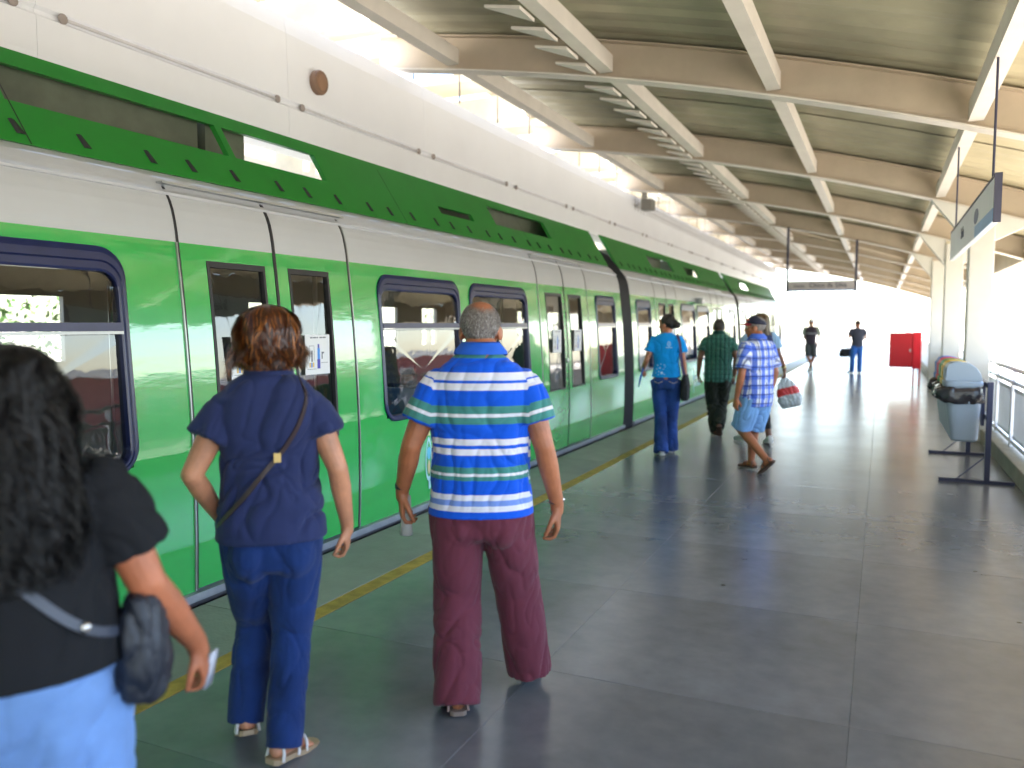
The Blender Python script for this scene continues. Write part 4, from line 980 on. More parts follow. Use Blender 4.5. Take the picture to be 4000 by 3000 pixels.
b = MB(); b.loft([[(r * math.cos(2 * math.pi * k / 16), r * .8 * math.sin(2 * math.pi * k / 16), z) for k in range(16)] for z, r in ((.05, .012), (.045, .020), (-.01, .022), (-.08, .024), (-.12, .028), (-.125, .02))])
held('paper_roll', 'crumpled grey paper held in the left hand of the man in the striped polo', 'paper', t, (-.318, .055, .80), b, pmat('crumpled_paper', (.34, .33, .30), .6, bump=.6, bscale=30))

# --- woman with auburn bob, navy blouse
T2 = [(.70, 0, 0, .160, .125), (.79, 0, 0, .182, .135), (.90, -.003, 0, .174, .122), (1.02, 0, 0, .164, .108), (1.12, 0, 0, .168, .108), (1.22, 0, -.005, .183, .112), (1.305, 0, -.01, .175, .10), (1.355, 0, -.015, .13, .075), (1.392, 0, -.01, .07, .055)]
t, HM, hs = person('woman with an auburn bob in a navy blouse and blue jeans', (-2.0, 2.28), R(40), 1.62, SK2, dict(
    torso=T2, neck=(0, -.01, 1.39), neckr=.05, head=(.0, .015, 1.505), hyaw=R(6), vox=.0048, armr=(.046, .037, .025), hands=.95, legr=(.08, .05, .032),
    armL=((-.148, -.012, 1.275), (-.262, -.05, 1.045), (-.185, .12, .85), (.2, .5, -1), (1, 0, 0), .5),
    armR=((.148, -.012, 1.275), (.235, -.045, 1.045), (.272, .045, .815), (.0, .15, -1), (-1, 0.2, 0), .8),
    legL=((-.082, 0, .77), (-.072, .13, .44), (-.105, .03, .13), R(6), R(-24)), legR=((.082, 0, .77), (.062, .02, .43), (.03, -.10, .085), R(-42), R(-8)),
    shirt=dict(hem=.80, mat=cloth('navy_blouse', (.020, .028, .090), var2=.1), sleeve=.46, sr=(.055, .078), fold=.0105, fs=(4.5, 4.5, 3.8), flare=.016, seed=2.2, vox=.0058, collar=cloth('navy_blouse', (1, 1, 1)), collarh=.03),
    bottom=dict(r=(.10, .096, .070, .064), crotch=.66, hem=.03, mat=cloth('blue_denim', (.008, .028, .12), bump=.35, bscale=350, var2=.3, v2scale=5), fold=.0038, fs=(6, 6, 3), bum=1, name='jeans', vox=.006),
    shoes=dict(mat=pmat('white_strap', (.6, .58, .56), .5), sole=pmat('tan_sole', (.35, .25, .15)), sandal=True, name='sandal')))
M_aub = hairmat('auburn_hair', (.014, .004, .002), (.085, .022, .006), (.42, .14, .025), .34)
M_aubb = pmat('auburn_hair_base', (.02, .006, .003), .6, var=.4, vscale=30)
RG = [(1.638, 0, -.012, .015, .018), (1.628, 0, -.012, .055, .065), (1.60, 0, -.015, .090, .100), (1.555, 0, -.015, .108, .115), (1.505, 0, -.017, .117, .118), (1.465, 0, -.02, .117, .112), (1.435, 0, -.02, .108, .100), (1.405, 0, -.02, .090, .082)]
pth, base = long_hair(t, M_aub, RG, 6000, amp=.006, freq=11, width=.0030, seed=5, tmin=.70, jit=.024, under=.87, taper=.12, phir=(R(135), R(405)))
h = base.obj('hair', M_aubb, t, smooth=True); tag(strands('hair_strands', pth, .0034, M_aub, h), kind='stuff')
# fly-away wisps at the left
rnd = random.Random(8); fl = []
for k in range(70):
    p = Vector((-.108, -.04 + rnd.uniform(-.05, .05), 1.46 + rnd.uniform(-.03, .04))); pts = [p + Vector((-.03 * u * rnd.uniform(.2, 1), -.004 * u, (-.02 - .03 * rnd.random()) * u + .012 * math.sin(3 * u))) for u in (0, .4, .8, 1.2, 1.6)]
    fl.append((pts, [Vector((0, -1, 0))] * 5))
tag(strands('hair_wisps', fl, .0014, M_aub, h), kind='stuff')
def tout(T, pz=None):
    zz = [q[0] for q in T]
    def f(p): return Vector((p.x / .9, p.y, 0)).normalized() if (abs(p.x) + abs(p.y)) > 1e-5 else Vector((0, -1, 0))
    return f
def onT(T, ang, z, off):
    zz = [q[0] for q in T]; cx, cy, rx, ry = [float(np.interp(z, zz, [q[i] for q in T])) for i in range(1, 5)]
    c, s = math.cos(ang), math.sin(ang); return (cx + (rx + off) * math.copysign(abs(c) ** .87, c), cy + (ry + off) * math.copysign(abs(s) ** .87, s), z)
stp = [(.098, .03, 1.372), (.105, -.045, 1.372)] + [onT(T2, R(a), z, .010) for a, z in ((-48, 1.31), (-62, 1.22), (-78, 1.13), (-95, 1.05), (-115, .97), (-140, .90), (-165, .85), (-185, .82))]
sb = strap(t, 'bag_strap', stp, .016, .004, pmat('brown_strap', (.035, .018, .016), .4), tout(T2)); p = Vector(onT(T2, R(-84), 1.105, .018))
MB().box(p.x - .012, p.x + .012, p.y - .006, p.y + .004, p.z - .016, p.z + .016).obj('buckle', pmat('brass', (.5, .36, .15), .3, metal=.9), sb)

# --- woman with long black curls
T3 = [(.60, 0, 0, .19, .15), (.70, 0, 0, .215, .17), (.81, 0, 0, .212, .165), (.95, 0, 0, .202, .155), (1.08, 0, 0, .198, .145), (1.17, 0, 0, .198, .135), (1.235, 0, 0, .185, .115), (1.28, 0, 0, .13, .09), (1.315, 0, 0, .07, .06)]
t, HM, hs = person('woman with long curly black hair, black top and pale denim shorts nearest the camera', (-1.75, 1.15), R(50), 1.53, SK3, dict(
    torso=T3, neck=(0, 0, 1.31), neckr=.055, head=(0, .03, 1.40), hs=.93, vox=.0055, armr=(.052, .044, .029), legr=(.10, .065, .04),
    armL=((-.180, 0, 1.20), (-.25, -.04, .98), (-.27, .12, .79), (0, .4, -1), (1, 0, 0), .7),
    armR=((.180, 0, 1.20), (.272, 0, .955), (.385, .13, .745), (.25, .25, -1), (-1, .2, 0), .8),
    legL=((-.105, 0, .70), (-.10, .05, .39), (-.10, .05, .08), 0, 0), legR=((.105, 0, .70), (.10, 0, .39), (.10, -.10, .085), 0, 0),
    shirt=dict(hem=.80, mat=cloth('black_top', (.010, .0105, .013), sheen=0), sleeve=.66, sr=(.078, .090), puff=.006, fold=.0065, fs=(4, 4, 2.5), flare=.012, tilt=.02, seed=4.1),
    bottom=dict(r=(.125, .128, .132, .135), crotch=.56, full=False, frac=.60, hem=0, top=.85, pe=-.002, mat=cloth('pale_denim', (.145, .26, .52), bump=.35, bscale=350, var2=.2, v2scale=4), fold=.0075, fs=(4, 4, 2), bum=1, name='shorts'),
    shoes=dict(mat=M_blk, sole=M_blk, sandal=True, name='sandal')))
M_bh = hairmat('black_curly_hair', (.002, .0015, .0015), (.005, .004, .004), (.012, .009, .008), .5); M_bh.node_tree.nodes['Principled BSDF'].inputs['Specular IOR Level'].default_value = .25
RG = [(1.528, 0, -.005, .015, .018), (1.520, 0, -.005, .05, .06), (1.492, 0, -.008, .088, .098), (1.44, 0, -.012, .108, .118), (1.38, 0, -.02, .118, .122), (1.30, 0, -.045, .128, .118), (1.21, 0, -.075, .140, .108), (1.12, 0, -.09, .142, .098), (1.04, 0, -.095, .128, .085), (1.0, 0, -.1, .10, .07)]
pth, base = long_hair(t, M_bh, RG, 6500, amp=.015, freq=36, width=.0036, seed=9, tmin=.6, jit=.028, under=.90, helix=True, seg=30, phir=(R(130), R(410)), nclump=120)
h = base.obj('hair', pmat('black_hair_base', (.006, .005, .005), .6), t, smooth=True); tag(strands('hair_strands', pth, .0034, M_bh, h), kind='stuff')
hp_ = MB().tube([HM @ Vector((.084 * math.cos(a), .02 - .03 * math.sin(a), .03 + .098 * math.sin(a))) for a in [R(20 + 14 * k) for k in range(11)]], .005, 6)
stp = [(-.11, .06, 1.29), (-.125, -.05, 1.288)] + [onT(T3, R(a), z, .012) for a, z in ((-118, 1.22), (-105, 1.14), (-92, 1.07), (-78, 1.0), (-62, .94), (-45, .90), (-22, .875), (0, .87))]
sb = strap(t, 'bag_strap', stp, .022, .004, pmat('slate_strap', (.035, .042, .065), .45), tout(T3))
p = Vector(onT(T3, R(-52), .915, .02)); MB().ell(p, (.012, .008, .012), None, 10, 6).obj('ring', M_met, sb, smooth=True)
def bagmesh(w_, d_, h_, seed=1, puff=.25):
    r = MB(); rg = []
    for z, k in ((0, .80), (.06, .95), (.3, 1.0), (.6, .96), (.85, .86), (1, .70)): rg.append(ring((0, 0, z * h_), w_ / 2 * k, d_ / 2 * (k ** 2), 24, 3.2))
    r.loft(rg); return remesh(r, min(w_, d_, h_) / 18, 2, folds(.006, (9, 9, 7), seed), 'bag', M_blk)
def place(name, me, label, cat, pt, loc, rot=(0, 0, 0), group=None):
    M = Matrix.Translation(pt.location) @ Matrix.Rotation(pt.rotation_euler.z, 4, 'Z') @ Matrix.Translation(Vector(loc))
    o = link(name, me, None, M.to_translation(), (rot[0], rot[1], pt.rotation_euler.z + rot[2])); return tag(o, label, cat, group)
bg_me = bagmesh(.20, .11, .25); bg_me.materials.clear(); bg_me.materials.append(pmat('slate_bag', (.009, .012, .022), .5, bump=.3, bscale=60))
place('shoulder_bag', bg_me, 'slate blue black shoulder bag on the hip of the curly haired woman', 'bag', t, (.262, .0, .69), (0, 0, R(78)))
held('phone', 'small pale phone in the right hand of the curly haired woman', 'phone', t, (.425, .19, .645), MB().box(-.022, .022, -.004, .004, -.055, .045), pmat('pale_phone', (.45, .45, .50), .3), (R(12), 0, R(60)))

# --- woman in turquoise
T4 = [(.80, 0, 0, .155, .115), (.90, 0, -.005, .174, .12), (1.0, 0, 0, .155, .10), (1.10, 0, 0, .140, .092), (1.20, 0, 0, .152, .10), (1.31, 0, 0, .168, .105), (1.375, 0, -.01, .162, .09), (1.42, 0, -.012, .12, .07), (1.455, 0, -.01, .06, .05)]
t, HM, hs = person('woman in a turquoise t-shirt and jeans, dark hair in a bun with pink tie', (-2.34, 9.6), R(12), 1.68, SK5, dict(
    torso=T4, neck=(0, -.01, 1.45), neckr=.046, head=(0, .022, 1.558), hyaw=R(62), hpitch=R(-4), vox=.006, armr=(.038, .032, .022), hands=.92,
    armL=((-.148, 0, 1.372), (-.235, -.04, 1.13), (-.285, .14, 1.01), (-.1, 1, -.5), (1, 0, -.4), .9),
    armR=((.148, 0, 1.372), (.20, -.04, 1.12), (.225, .03, .88), (0, .1, -1), (-1, 0, 0), .8),
    legL=((-.085, 0, .86), (-.062, .03, .49), (-.045, -.13, .088), R(20), 0), legR=((.085, 0, .86), (.070, .10, .49), (.065, .12, .088), R(0), 0),
    shirt=dict(hem=.93, mat=cloth('turquoise_jersey', (.004, .30, .80)), sleeve=.58, sr=(.058, .070), fold=.005, fs=(5, 5, 4), seed=7.7, ease=.006),
    bottom=dict(r=(.098, .090, .072, .092), crotch=.77, hem=.055, mat=pmat('faded_denim', (.014, .055, .24), .85, var=.1, vscale=9, bump=.3, bscale=300, var2=.45, v2scale=3.5), fold=.006, bum=1, name='jeans', top=1.0),
    shoes=dict(mat=M_wsh, sole=M_wsh)))
M_dk = hairmat('dark_brown_hair', (.006, .004, .004), (.02, .011, .009), None, .4); M_dkb = pmat('dark_hair_base', (.010, .007, .006), .55)
b = MB().ell(HM @ Vector((0, -.02, .040)), (.086, .086, .086), None, 20, 12); b.ell(HM @ Vector((0, -.062, .01)), (.066, .066, .066), None, 16, 10)
b.ell(HM @ Vector((0, -.135, -.012)), (.044, .044, .036), None, 16, 10).cap(HM @ Vector((0, -.12, .01)), HM @ Vector((0, -.135, .040)), .014, .005).cap(HM @ Vector((0, -.12, -.025)), HM @ Vector((0, -.155, -.035)), .032, .016)
h = link('hair', remesh(b, .007, 1, folds(.004, (22, 22, 22), 3), 'hair', M_dkb), t)
MB().tube([HM @ Vector((.030 * math.cos(a), -.112 + .004 * math.sin(a), .008 + .030 * math.sin(a))) for a in [2 * math.pi * k / 12 for k in range(13)]], .009, 8).obj('hair_tie', pmat('pink_tie', (.85, .02, .28), .6), h, smooth=True)
M_star = pmat('print_pale', (.55, .72, .85), .7)
sh_o = t.children
pr = MB()
rnd = random.Random(5)
for (x, z, s_) in ((-.10, 1.075, .010), (-.06, 1.09, .008), (-.02, 1.08, .009), (-.07, 1.045, .012), (-.11, 1.03, .008), (-.03, 1.035, .008), (-.085, 1.0, .010), (-.05, .985, .022), (-.12, .985, .008), (-.09, .965, .008), (-.02, .97, .010), (-.01, 1.06, .007)):
    zz = [q[0] for q in T4]; rx = np.interp(z, zz, [q[3] for q in T4]) + .006; ry = np.interp(z, zz, [q[4] for q in T4]) + .008; y = -(ry * (1 - (abs(x) / rx) ** 2.3) ** (1 / 2.3)) - .006; n5 = 10
    pr.add([(x + s_ * (1 if k % 2 == 0 else .4) * math.cos(2 * math.pi * k / n5), y, z + s_ * (1 if k % 2 == 0 else .4) * math.sin(2 * math.pi * k / n5)) for k in range(n5)], [tuple(range(n5))])
c0 = (0.03, -.128, 1.33)
for r0 in (.030, .019):
    A = [(c0[0] + r0 * .7 * math.cos(2 * math.pi * k / 20), c0[1] + .002, c0[2] + r0 * math.sin(2 * math.pi * k / 20)) for k in range(20)]; B_ = [(c0[0] + (r0 - .005) * .7 * math.cos(2 * math.pi * k / 20), c0[1] + .002, c0[2] + (r0 - .005) * math.sin(2 * math.pi * k / 20)) for k in range(20)]
    pr.add(A + B_, [(k, (k + 1) % 20, 20 + (k + 1) % 20, 20 + k) for k in range(20)])
pr.add([(-.005, -.126, 1.285), (.07, -.126, 1.285), (.07, -.126, 1.291), (-.005, -.126, 1.291)], [(0, 1, 2, 3)])
pr.obj('shirt_print', M_star, t)
for sx in (-1, 1):
    MB().tube([(sx * .135, -.118, .885), (sx * .09, -.133, .862), (sx * .035, -.131, .888)], .0035, 5).obj('pocket_stitch', pmat('pale_stitch', (.5, .42, .32), .8), t)
bg2 = bagmesh(.26, .10, .30, 2)
place('handbag', bg2, 'black handbag hanging at the right hip of the woman in turquoise', 'bag', t, (.225, -.02, .66), (0, 0, R(84)))
strap(t, 'bag_strap', [(.118, .04, 1.43), (.125, -.05, 1.43), (.150, -.115, 1.36), (.168, -.13, 1.25), (.182, -.13, 1.1), (.205, -.10, 1.0), (.222, -.06, .945)], .030, .004, pmat('violet_strap', (.07, .045, .12), .7), lambda p: (.35, -1, 0))
held('folder', 'blue folder held in the left hand of the woman in turquoise', 'folder', t, (-.30, .14, .95), MB().box(-.006, .006, -.12, .13, -.12, .10), pmat('blue_folder', (.01, .14, .62), .35), (R(-28), R(14), 0))
band(t, (-.280, .125, 1.02), (-.1, 1, -.5), .026, .03, pmat('pale_bracelet', (.7, .68, .6), .5), 'bracelet')

# --- man in green checked shirt
T5 = [(.76, 0, 0, .155, .12), (.86, 0, 0, .178, .13), (1.0, 0, 0, .178, .128), (1.15, 0, 0, .185, .125), (1.28, 0, -.005, .192, .12), (1.36, 0, -.01, .18, .10), (1.405, 0, -.012, .13, .08), (1.435, 0, -.01, .07, .06)]
gplaid = plaid_mat('green_check_cloth', (.045, .20, .145), (.008, .045, .04), [(.030, .13, .2, (.16, .34, .27)), (.058, .10, .55, (.01, .03, .03))], .058, .45)
t, HM, hs = person('man in a green checked short sleeved shirt and dark trousers walking near the platform edge', (-2.07, 11.5), R(14), 1.63, SK4, dict(
    torso=T5, neck=(0, -.01, 1.43), neckr=.052, head=(0, .015, 1.52), hyaw=R(10), vox=.0065,
    armL=((-.172, 0, 1.325), (-.25, -.03, 1.09), (-.265, .07, .87), (0, .2, -1), (1, 0, 0), .8), armR=((.172, 0, 1.325), (.235, -.05, 1.09), (.225, .04, .86), (0, .2, -1), (-1, 0, 0), .8),
    legL=((-.085, 0, .78), (-.06, .06, .43), (-.03, -.02, .09), R(5), 0), legR=((.085, 0, .78), (.06, .12, .45), (.02, -.16, .17), R(-5), R(-40)),
    shirt=dict(hem=.76, mat=gplaid, sleeve=.60, sr=(.064, .078), fold=.006, uv=True, flare=.018, ease=.006, collar=gplaid, collarh=.025, seed=9.3),
    bottom=dict(r=(.105, .098, .082, .075), crotch=.67, hem=.03, mat=cloth('dark_olive_cloth', (.022, .026, .018)), fold=.010, bum=1),
    shoes=dict(mat=M_brn, sole=M_brn, sandal=True, name='sandal')))
short_hair(t, HM, hs, hairmat('dark_grey_hair', (.02, .015, .013), (.10, .085, .08), None, .5), 3500, .013, None, .003, pmat('dark_grey_base', (.045, .036, .032), .7, var=.4, vscale=60))

# --- man in cap and blue check
T6 = [(.70, 0, 0, .16, .12), (.80, 0, .01, .188, .15), (.95, 0, .02, .192, .165), (1.1, 0, .015, .192, .155), (1.25, 0, 0, .195, .13), (1.335, 0, -.01, .18, .105), (1.385, 0, -.012, .13, .085), (1.42, 0, -.01, .07, .06)]
bplaid = plaid_mat('blue_check_cloth', (.74, .75, .80), (.006, .09, .60), [(.086, .12, .25, (.02, .02, .12))], .086, .50)
t, HM, hs = person('man in a dark cap, blue and white checked shirt and pale blue shorts', (-1.19, 8.85), R(58), 1.66, SK1, dict(
    torso=T6, neck=(0, .005, 1.415), neckr=.058, head=(0, .035, 1.528), hyaw=R(36), vox=.006, hw=1.04,
    armL=((-.185, 0, 1.325), (-.245, -.01, 1.05), (-.235, .06, .80), (0, .2, -1), (1, 0, 0), .7), armR=((.185, 0, 1.325), (.245, -.04, 1.05), (.250, .03, .82), (0, .1, -1), (-1, 0, 0), .8),
    legL=((-.09, 0, .78), (-.085, .12, .45), (-.105, -.23, .17), R(4), R(-42)), legR=((.09, 0, .78), (.09, .10, .43), (.085, .12, .088), R(-4), 0),
    shirt=dict(hem=.70, mat=bplaid, sleeve=.80, sr=(.070, .082), fold=.006, fs=(5, 5, 3), uv=True, flare=.016, collar=bplaid, collarh=.026, seed=5.5),
    bottom=dict(r=(.112, .115, .110, .108), crotch=.64, full=False, frac=.97, hem=0, mat=cloth('pale_blue_denim', (.19, .36, .62), var2=.15, v2scale=5), fold=.006, name='shorts'),
    shoes=dict(mat=M_brn, sole=M_brn, sandal=True, name='sandal')))
short_hair(t, HM, hs, M_gh, 2500, .010, None, .003, pmat('grey_base', (.22, .19, .17), .7, var=.3, vscale=60), w=1.04)
M_cap = pmat('cap_navy', (.012, .014, .035), .8, bump=.3, bscale=200); M_capr = pmat('cap_red', (.30, .01, .03), .7)
def cap(par, HM, hs, mat, mat2, brim=True):
    rg = []
    for k in range(9):
        a = R(90 * k / 8); rg.append([HM @ (Vector((.088 * math.cos(a) * math.cos(p_), (.106 * math.cos(a)) * math.sin(p_) - .012, .038 + .010 * math.sin(p_) + .088 * math.sin(a) + (.006 * math.sin(p_ * 2) if 0 else 0))) * hs) for p_ in [2 * math.pi * j / 28 for j in range(28)]])
    rg[-1] = [HM @ (Vector((.004 * math.cos(p_), -.012 + .004 * math.sin(p_), .128)) * hs) for p_ in [2 * math.pi * j / 28 for j in range(28)]]
    o = MB().loft(rg).obj('cap', mat, par, smooth=True)
    if brim:
        b = MB(); n = 14; top = []; bot = []
        for i in range(5):
            u = i / 4
            top.append([]); bot.append([])
            for k in range(n + 1):
                a = R(20 + 140 * k / n); rr = Vector((.086 * math.cos(a), .100 * math.sin(a) - .012, 0)); x = rr.x * (1 - .10 * u); y = rr.y + .075 * u * max(0, math.sin(a)) ** .6
                z = .050 - .012 * u - .012 * (abs(x) / .08) ** 2
                top[-1].append(HM @ (Vector((x, y, z)) * hs)); bot[-1].append(HM @ (Vector((x, y, z - .005)) * hs))
        for L_1, m_, fl_ in ((top, 0, 0), (bot, 1, 1)):
            vs = [p for r in L_1 for p in r]; fs = [(i * (n + 1) + k, i * (n + 1) + k + 1, (i + 1) * (n + 1) + k + 1, (i + 1) * (n + 1) + k) for i in range(4) for k in range(n)]
            b.add(vs, fs, m_)
        e0 = top[-1] + bot[-1]; b.add(e0, [(k, k + 1, n + 1 + k + 1, n + 1 + k) for k in range(n)], 1)
        b.obj('cap_brim', [mat2, mat2], o, smooth=True)
    MB().ell(HM @ (Vector((0, -.012, .130)) * hs), (.007, .007, .005), None, 10, 6).obj('cap_button', mat, o)
    return o
cp = cap(t, HM, hs, M_cap, M_capr)
e = MB(); 
for k in range(2): e.ell(HM @ (Vector((-.052 + .02 * k, .072 + .008 * k, .085)) * hs), (.013, .013, .010), None, 10, 6)
e.obj('cap_badge', pmat('cap_badge_orange', (.45, .10, .04), .6), cp)
# glasses
MB().tube([HM @ (Vector(p) * hs) for p in ((-.078, -.01, .006), (-.074, .05, .006), (-.058, .088, .004))], .0018, 6).obj('glasses', M_met, t)

# --- long haired woman behind him, light blue shirt, navy backpack
T7 = [(.84, 0, 0, .165, .125), (.94, 0, -.005, .182, .13), (1.05, 0, 0, .16, .11), (1.15, 0, 0, .155, .105), (1.28, 0, 0, .172, .112), (1.38, 0, -.005, .178, .10), (1.435, 0, -.01, .13, .08), (1.47, 0, -.01, .06, .055)]
t, HM, hs = person('long haired woman in a light blue shirt half hidden behind the man in a cap', (-1.44, 10.95), R(30), 1.70, SK4, dict(
    torso=T7, neck=(0, -.01, 1.465), neckr=.048, head=(0, .02, 1.575), hyaw=R(25), vox=.007,
    armL=((-.17, 0, 1.40), (-.25, -.02, 1.14), (-.22, .16, 1.02), (.1, 1, -.4), (1, 0, 0), .8), armR=((.175, 0, 1.40), (.235, -.05, 1.17), (.345, .02, .99), (.15, .1, -1), (-1, 0, 0), 1.0),
    legL=((-.09, 0, .86), (-.10, .16, .50), (-.14, .18, .09), R(10), 0), legR=((.09, 0, .86), (.085, .02, .48), (.10, -.12, .10), R(-5), R(-10)),
    shirt=dict(hem=.86, mat=cloth('light_blue_cloth', (.32, .48, .66)), sleeve=.66, sr=(.066, .080), fold=.008, seed=1.3),
    bottom=dict(r=(.098, .088, .058, .045), crotch=.76, hem=-.10, mat=M_blk, fold=.003, bum=1, name='leggings'),
    shoes=dict(mat=M_wsh, sole=M_wsh)))
M_lb = hairmat('brown_highlighted_hair', (.03, .018, .012), (.16, .10, .05), (.42, .32, .16), .4)
RG = [(1.705, 0, -.01, .015, .018), (1.695, 0, -.01, .055, .065), (1.66, 0, -.012, .088, .100), (1.60, 0, -.018, .100, .112), (1.53, 0, -.03, .100, .108), (1.46, 0, -.055, .100, .098), (1.38, .01, -.08, .095, .080), (1.31, .02, -.09, .070, .060), (1.27, .02, -.09, .04, .04)]
pth, base = long_hair(t, M_lb, RG, 2200, amp=.006, freq=9, width=.006, seed=15, tmin=.7, jit=.016, under=.9, phir=(R(135), R(405)))
h = base.obj('hair', pmat('brown_hair_base', (.05, .03, .018), .6, var=.4, vscale=20), t, smooth=True); tag(strands('hair_strands', pth, .006, M_lb, h), kind='stuff')
bp_me = bagmesh(.28, .14, .36, 4); bp_me.materials.clear(); bp_me.materials.append(pmat('navy_backpack', (.012, .022, .09), .7, bump=.3, bscale=90))
place('backpack', bp_me, 'navy backpack on the back of the long haired woman behind the man in the cap', 'backpack', t, (-.03, -.18, 1.06))
for sx in (-1, 1): strap(t, 'backpack_strap', [(sx * .09, -.13, 1.40), (sx * .105, -.04, 1.455), (sx * .115, .05, 1.43), (sx * .12, .11, 1.32), (sx * .14, .08, 1.15)], .045, .006, pmat('grey_strap', (.10, .11, .13), .8), lambda p: (0, 0, 1))
band(t, (.335, .015, 1.005), (.5, .2, -1), .028, .022, pmat('gold_watch', (.6, .5, .2), .3, metal=.8), 'wristwatch')
b = MB(); rg = []
for z, rx_, ry_ in ((0, .015, .012), (-.04, .03, .015), (-.12, .09, .03), (-.20, .13, .05), (-.34, .15, .07), (-.42, .13, .06), (-.44, .10, .03)): rg.append(ring((0, 0, z), rx_, ry_, 24, 2.4))
b.loft(rg); pbm = remesh(b, .009, 1, folds(.010, (10, 10, 5), 6), 'plastic_bag', [pmat('white_plastic', (.55, .60, .62), .35), pmat('red_print', (.65, .04, .04), .4)])
for pol in pbm.polygons:
    c = pol.center
    if -.27 < c.z < -.17: pol.material_index = 1
place('plastic_bag', pbm, 'white plastic carrier bag with a red band beside the man in the cap', 'bag', t, (.345, .05, .90), (0, R(-16), R(-20)))

# --- far man walking toward the camera
T9 = [(.84, 0, 0, .15, .11), (.94, 0, 0, .165, .115), (1.08, 0, 0, .16, .11), (1.25, 0, 0, .185, .115), (1.38, 0, 0, .19, .11), (1.445, 0, 0, .15, .085), (1.48, 0, 0, .07, .06)]
t, HM, hs = person('distant man in a white cap, dark t-shirt and shorts walking towards the camera', (-2.1, 28.1), R(186), 1.76, SK5, dict(
    torso=T9, neck=(0, 0, 1.475), head=(0, .015, 1.60), vox=.011, armL=((-.185, 0, 1.41), (-.26, -.06, 1.14), (-.20, -.02, .90), (0, 0, -1), (1, 0, 0), .8), armR=((.185, 0, 1.41), (.22, -.08, 1.15), (.12, -.10, .98), (-.3, -.3, -1), (-1, 0, 0), .8),
    legL=((-.09, 0, .87), (-.10, .02, .48), (.03, -.04, .09), R(-10), 0), legR=((.09, 0, .87), (.08, .13, .50), (-.05, .04, .17), 0, R(-30)),
    shirt=dict(hem=.88, mat=pmat('charcoal_plum', (.045, .03, .05), .8), sleeve=.55, sr=(.065, .075), vox=.012), bottom=dict(r=(.10, .098, .095, .09), crotch=.78, full=False, frac=.95, hem=0, mat=pmat('grey_shorts', (.06, .065, .065), .8), name='shorts', vox=.012),
    shoes=dict(mat=M_wsh, sole=M_dsh)))
cap(t, HM, hs, pmat('white_cap', (.75, .75, .75), .7), pmat('white_cap', (1, 1, 1)))
MB().loft([ring((0, 0, 1.24), .192, .122), ring((0, 0, 1.265), .195, .124)]).obj('shirt_stripe', pmat('pale_stripe', (.5, .5, .55), .8), t)
for sx, m_ in ((-1, pmat('pale_sleeve', (.42, .45, .36), .8)), (1, pmat('pale_sleeve', (.5, .5, .5), .8))):
    a = Vector((sx * .185, 0, 1.40)); b2 = Vector((-.23, -.035, 1.26)) if sx < 0 else Vector((.205, -.045, 1.27)); MB().cap(a, b2, .073, .082, 16).obj('sleeve', m_, t, smooth=True)
# --- far man with duffel bag
t, HM, hs = person('distant man in a dark shirt and blue jeans standing with a duffel bag', (-.70, 27.9), R(28), 1.68, SK5, dict(
    torso=[(q[0] - .05, 0, 0, q[3] + .015, q[4] + .01) for q in T9], neck=(0, 0, 1.42), neckr=.06, head=(0, .01, 1.55), hyaw=R(8), hpitch=R(-12), vox=.011,
    armL=((-.195, 0, 1.36), (-.27, .03, 1.10), (-.22, .24, .93), (0, .4, -1), (1, 0, 0), .9), armR=((.195, 0, 1.36), (.27, -.03, 1.12), (.20, .18, 1.05), (-.3, 1, 0), (-1, 0, 0), .8),
    legL=((-.095, 0, .84), (-.12, .05, .46), (-.12, .06, .09), R(35), 0), legR=((.095, 0, .84), (.09, .0, .46), (.09, -.02, .09), R(-8), 0),
    shirt=dict(hem=.82, mat=pmat('charcoal_shirt', (.035, .035, .05), .8), sleeve=.6, sr=(.075, .082), vox=.012), bottom=dict(r=(.105, .098, .08, .075), crotch=.74, hem=.04, mat=pmat('mid_denim', (.03, .14, .45), .8), vox=.012, name='jeans'),
    shoes=dict(mat=M_dsh, sole=M_dsh)))
short_hair(t, HM, hs, M_dk, 900, .012, None, .006, pmat('short_dark_hair', (.05, .025, .018), .7))
db = bagmesh(.50, .24, .28, 8)
place('duffel_bag', db, 'black duffel bag in the left hand of the far man in jeans', 'bag', t, (-.20, .33, .50), (R(0), 0, R(20)))

# --- passengers inside the train
def seated(label, x, y, z, skin, shirt, hairm, capm=None, rz=0.0):
    T = [(.02, 0, 0, .16, .12), (.12, 0, 0, .17, .12), (.25, 0, 0, .165, .11), (.38, 0, 0, .185, .115), (.48, 0, 0, .185, .10), (.54, 0, 0, .13, .08), (.575, 0, 0, .065, .055)]
    t, HM, hs = person(label, (x, y), rz, 1.65, skin, dict(torso=T, neck=(0, 0, .57), head=(0, .01, .68), vox=.009, hyaw=0,
        armL=((-.185, 0, .50), (-.22, .03, .24), (-.15, .25, .18), (.1, 1, -.1), (0, 0, -1), .6), armR=((.185, 0, .50), (.22, .03, .24), (.15, .25, .18), (-.1, 1, -.1), (0, 0, -1), .6),
        legL=((-.09, .03, .07), (-.10, .42, .05), (-.10, .44, -.34), 0, 0), legR=((.09, .03, .07), (.10, .42, .05), (.10, .44, -.34), 0, 0),
        shirt=dict(hem=.03, mat=shirt, sleeve=.6, vox=.010), bottom=dict(r=(.10, .09, .075, .07), crotch=-.02, hem=0, top=.16, mat=cloth('dark_olive_cloth', (1, 1, 1)), vox=.012), shoes=dict(mat=M_dsh, sole=M_dsh)))
    t.location.z = z
    if capm: cap(t, HM, hs, capm, capm)
    else: short_hair(t, HM, hs, hairm, 800, .014, None, .005, M_dkb)
    return t
M_rc = pmat('faded_red_cap', (.50, .04, .04), .8); M_gsh = cloth('grey_passenger_shirt', (.06, .06, .07))
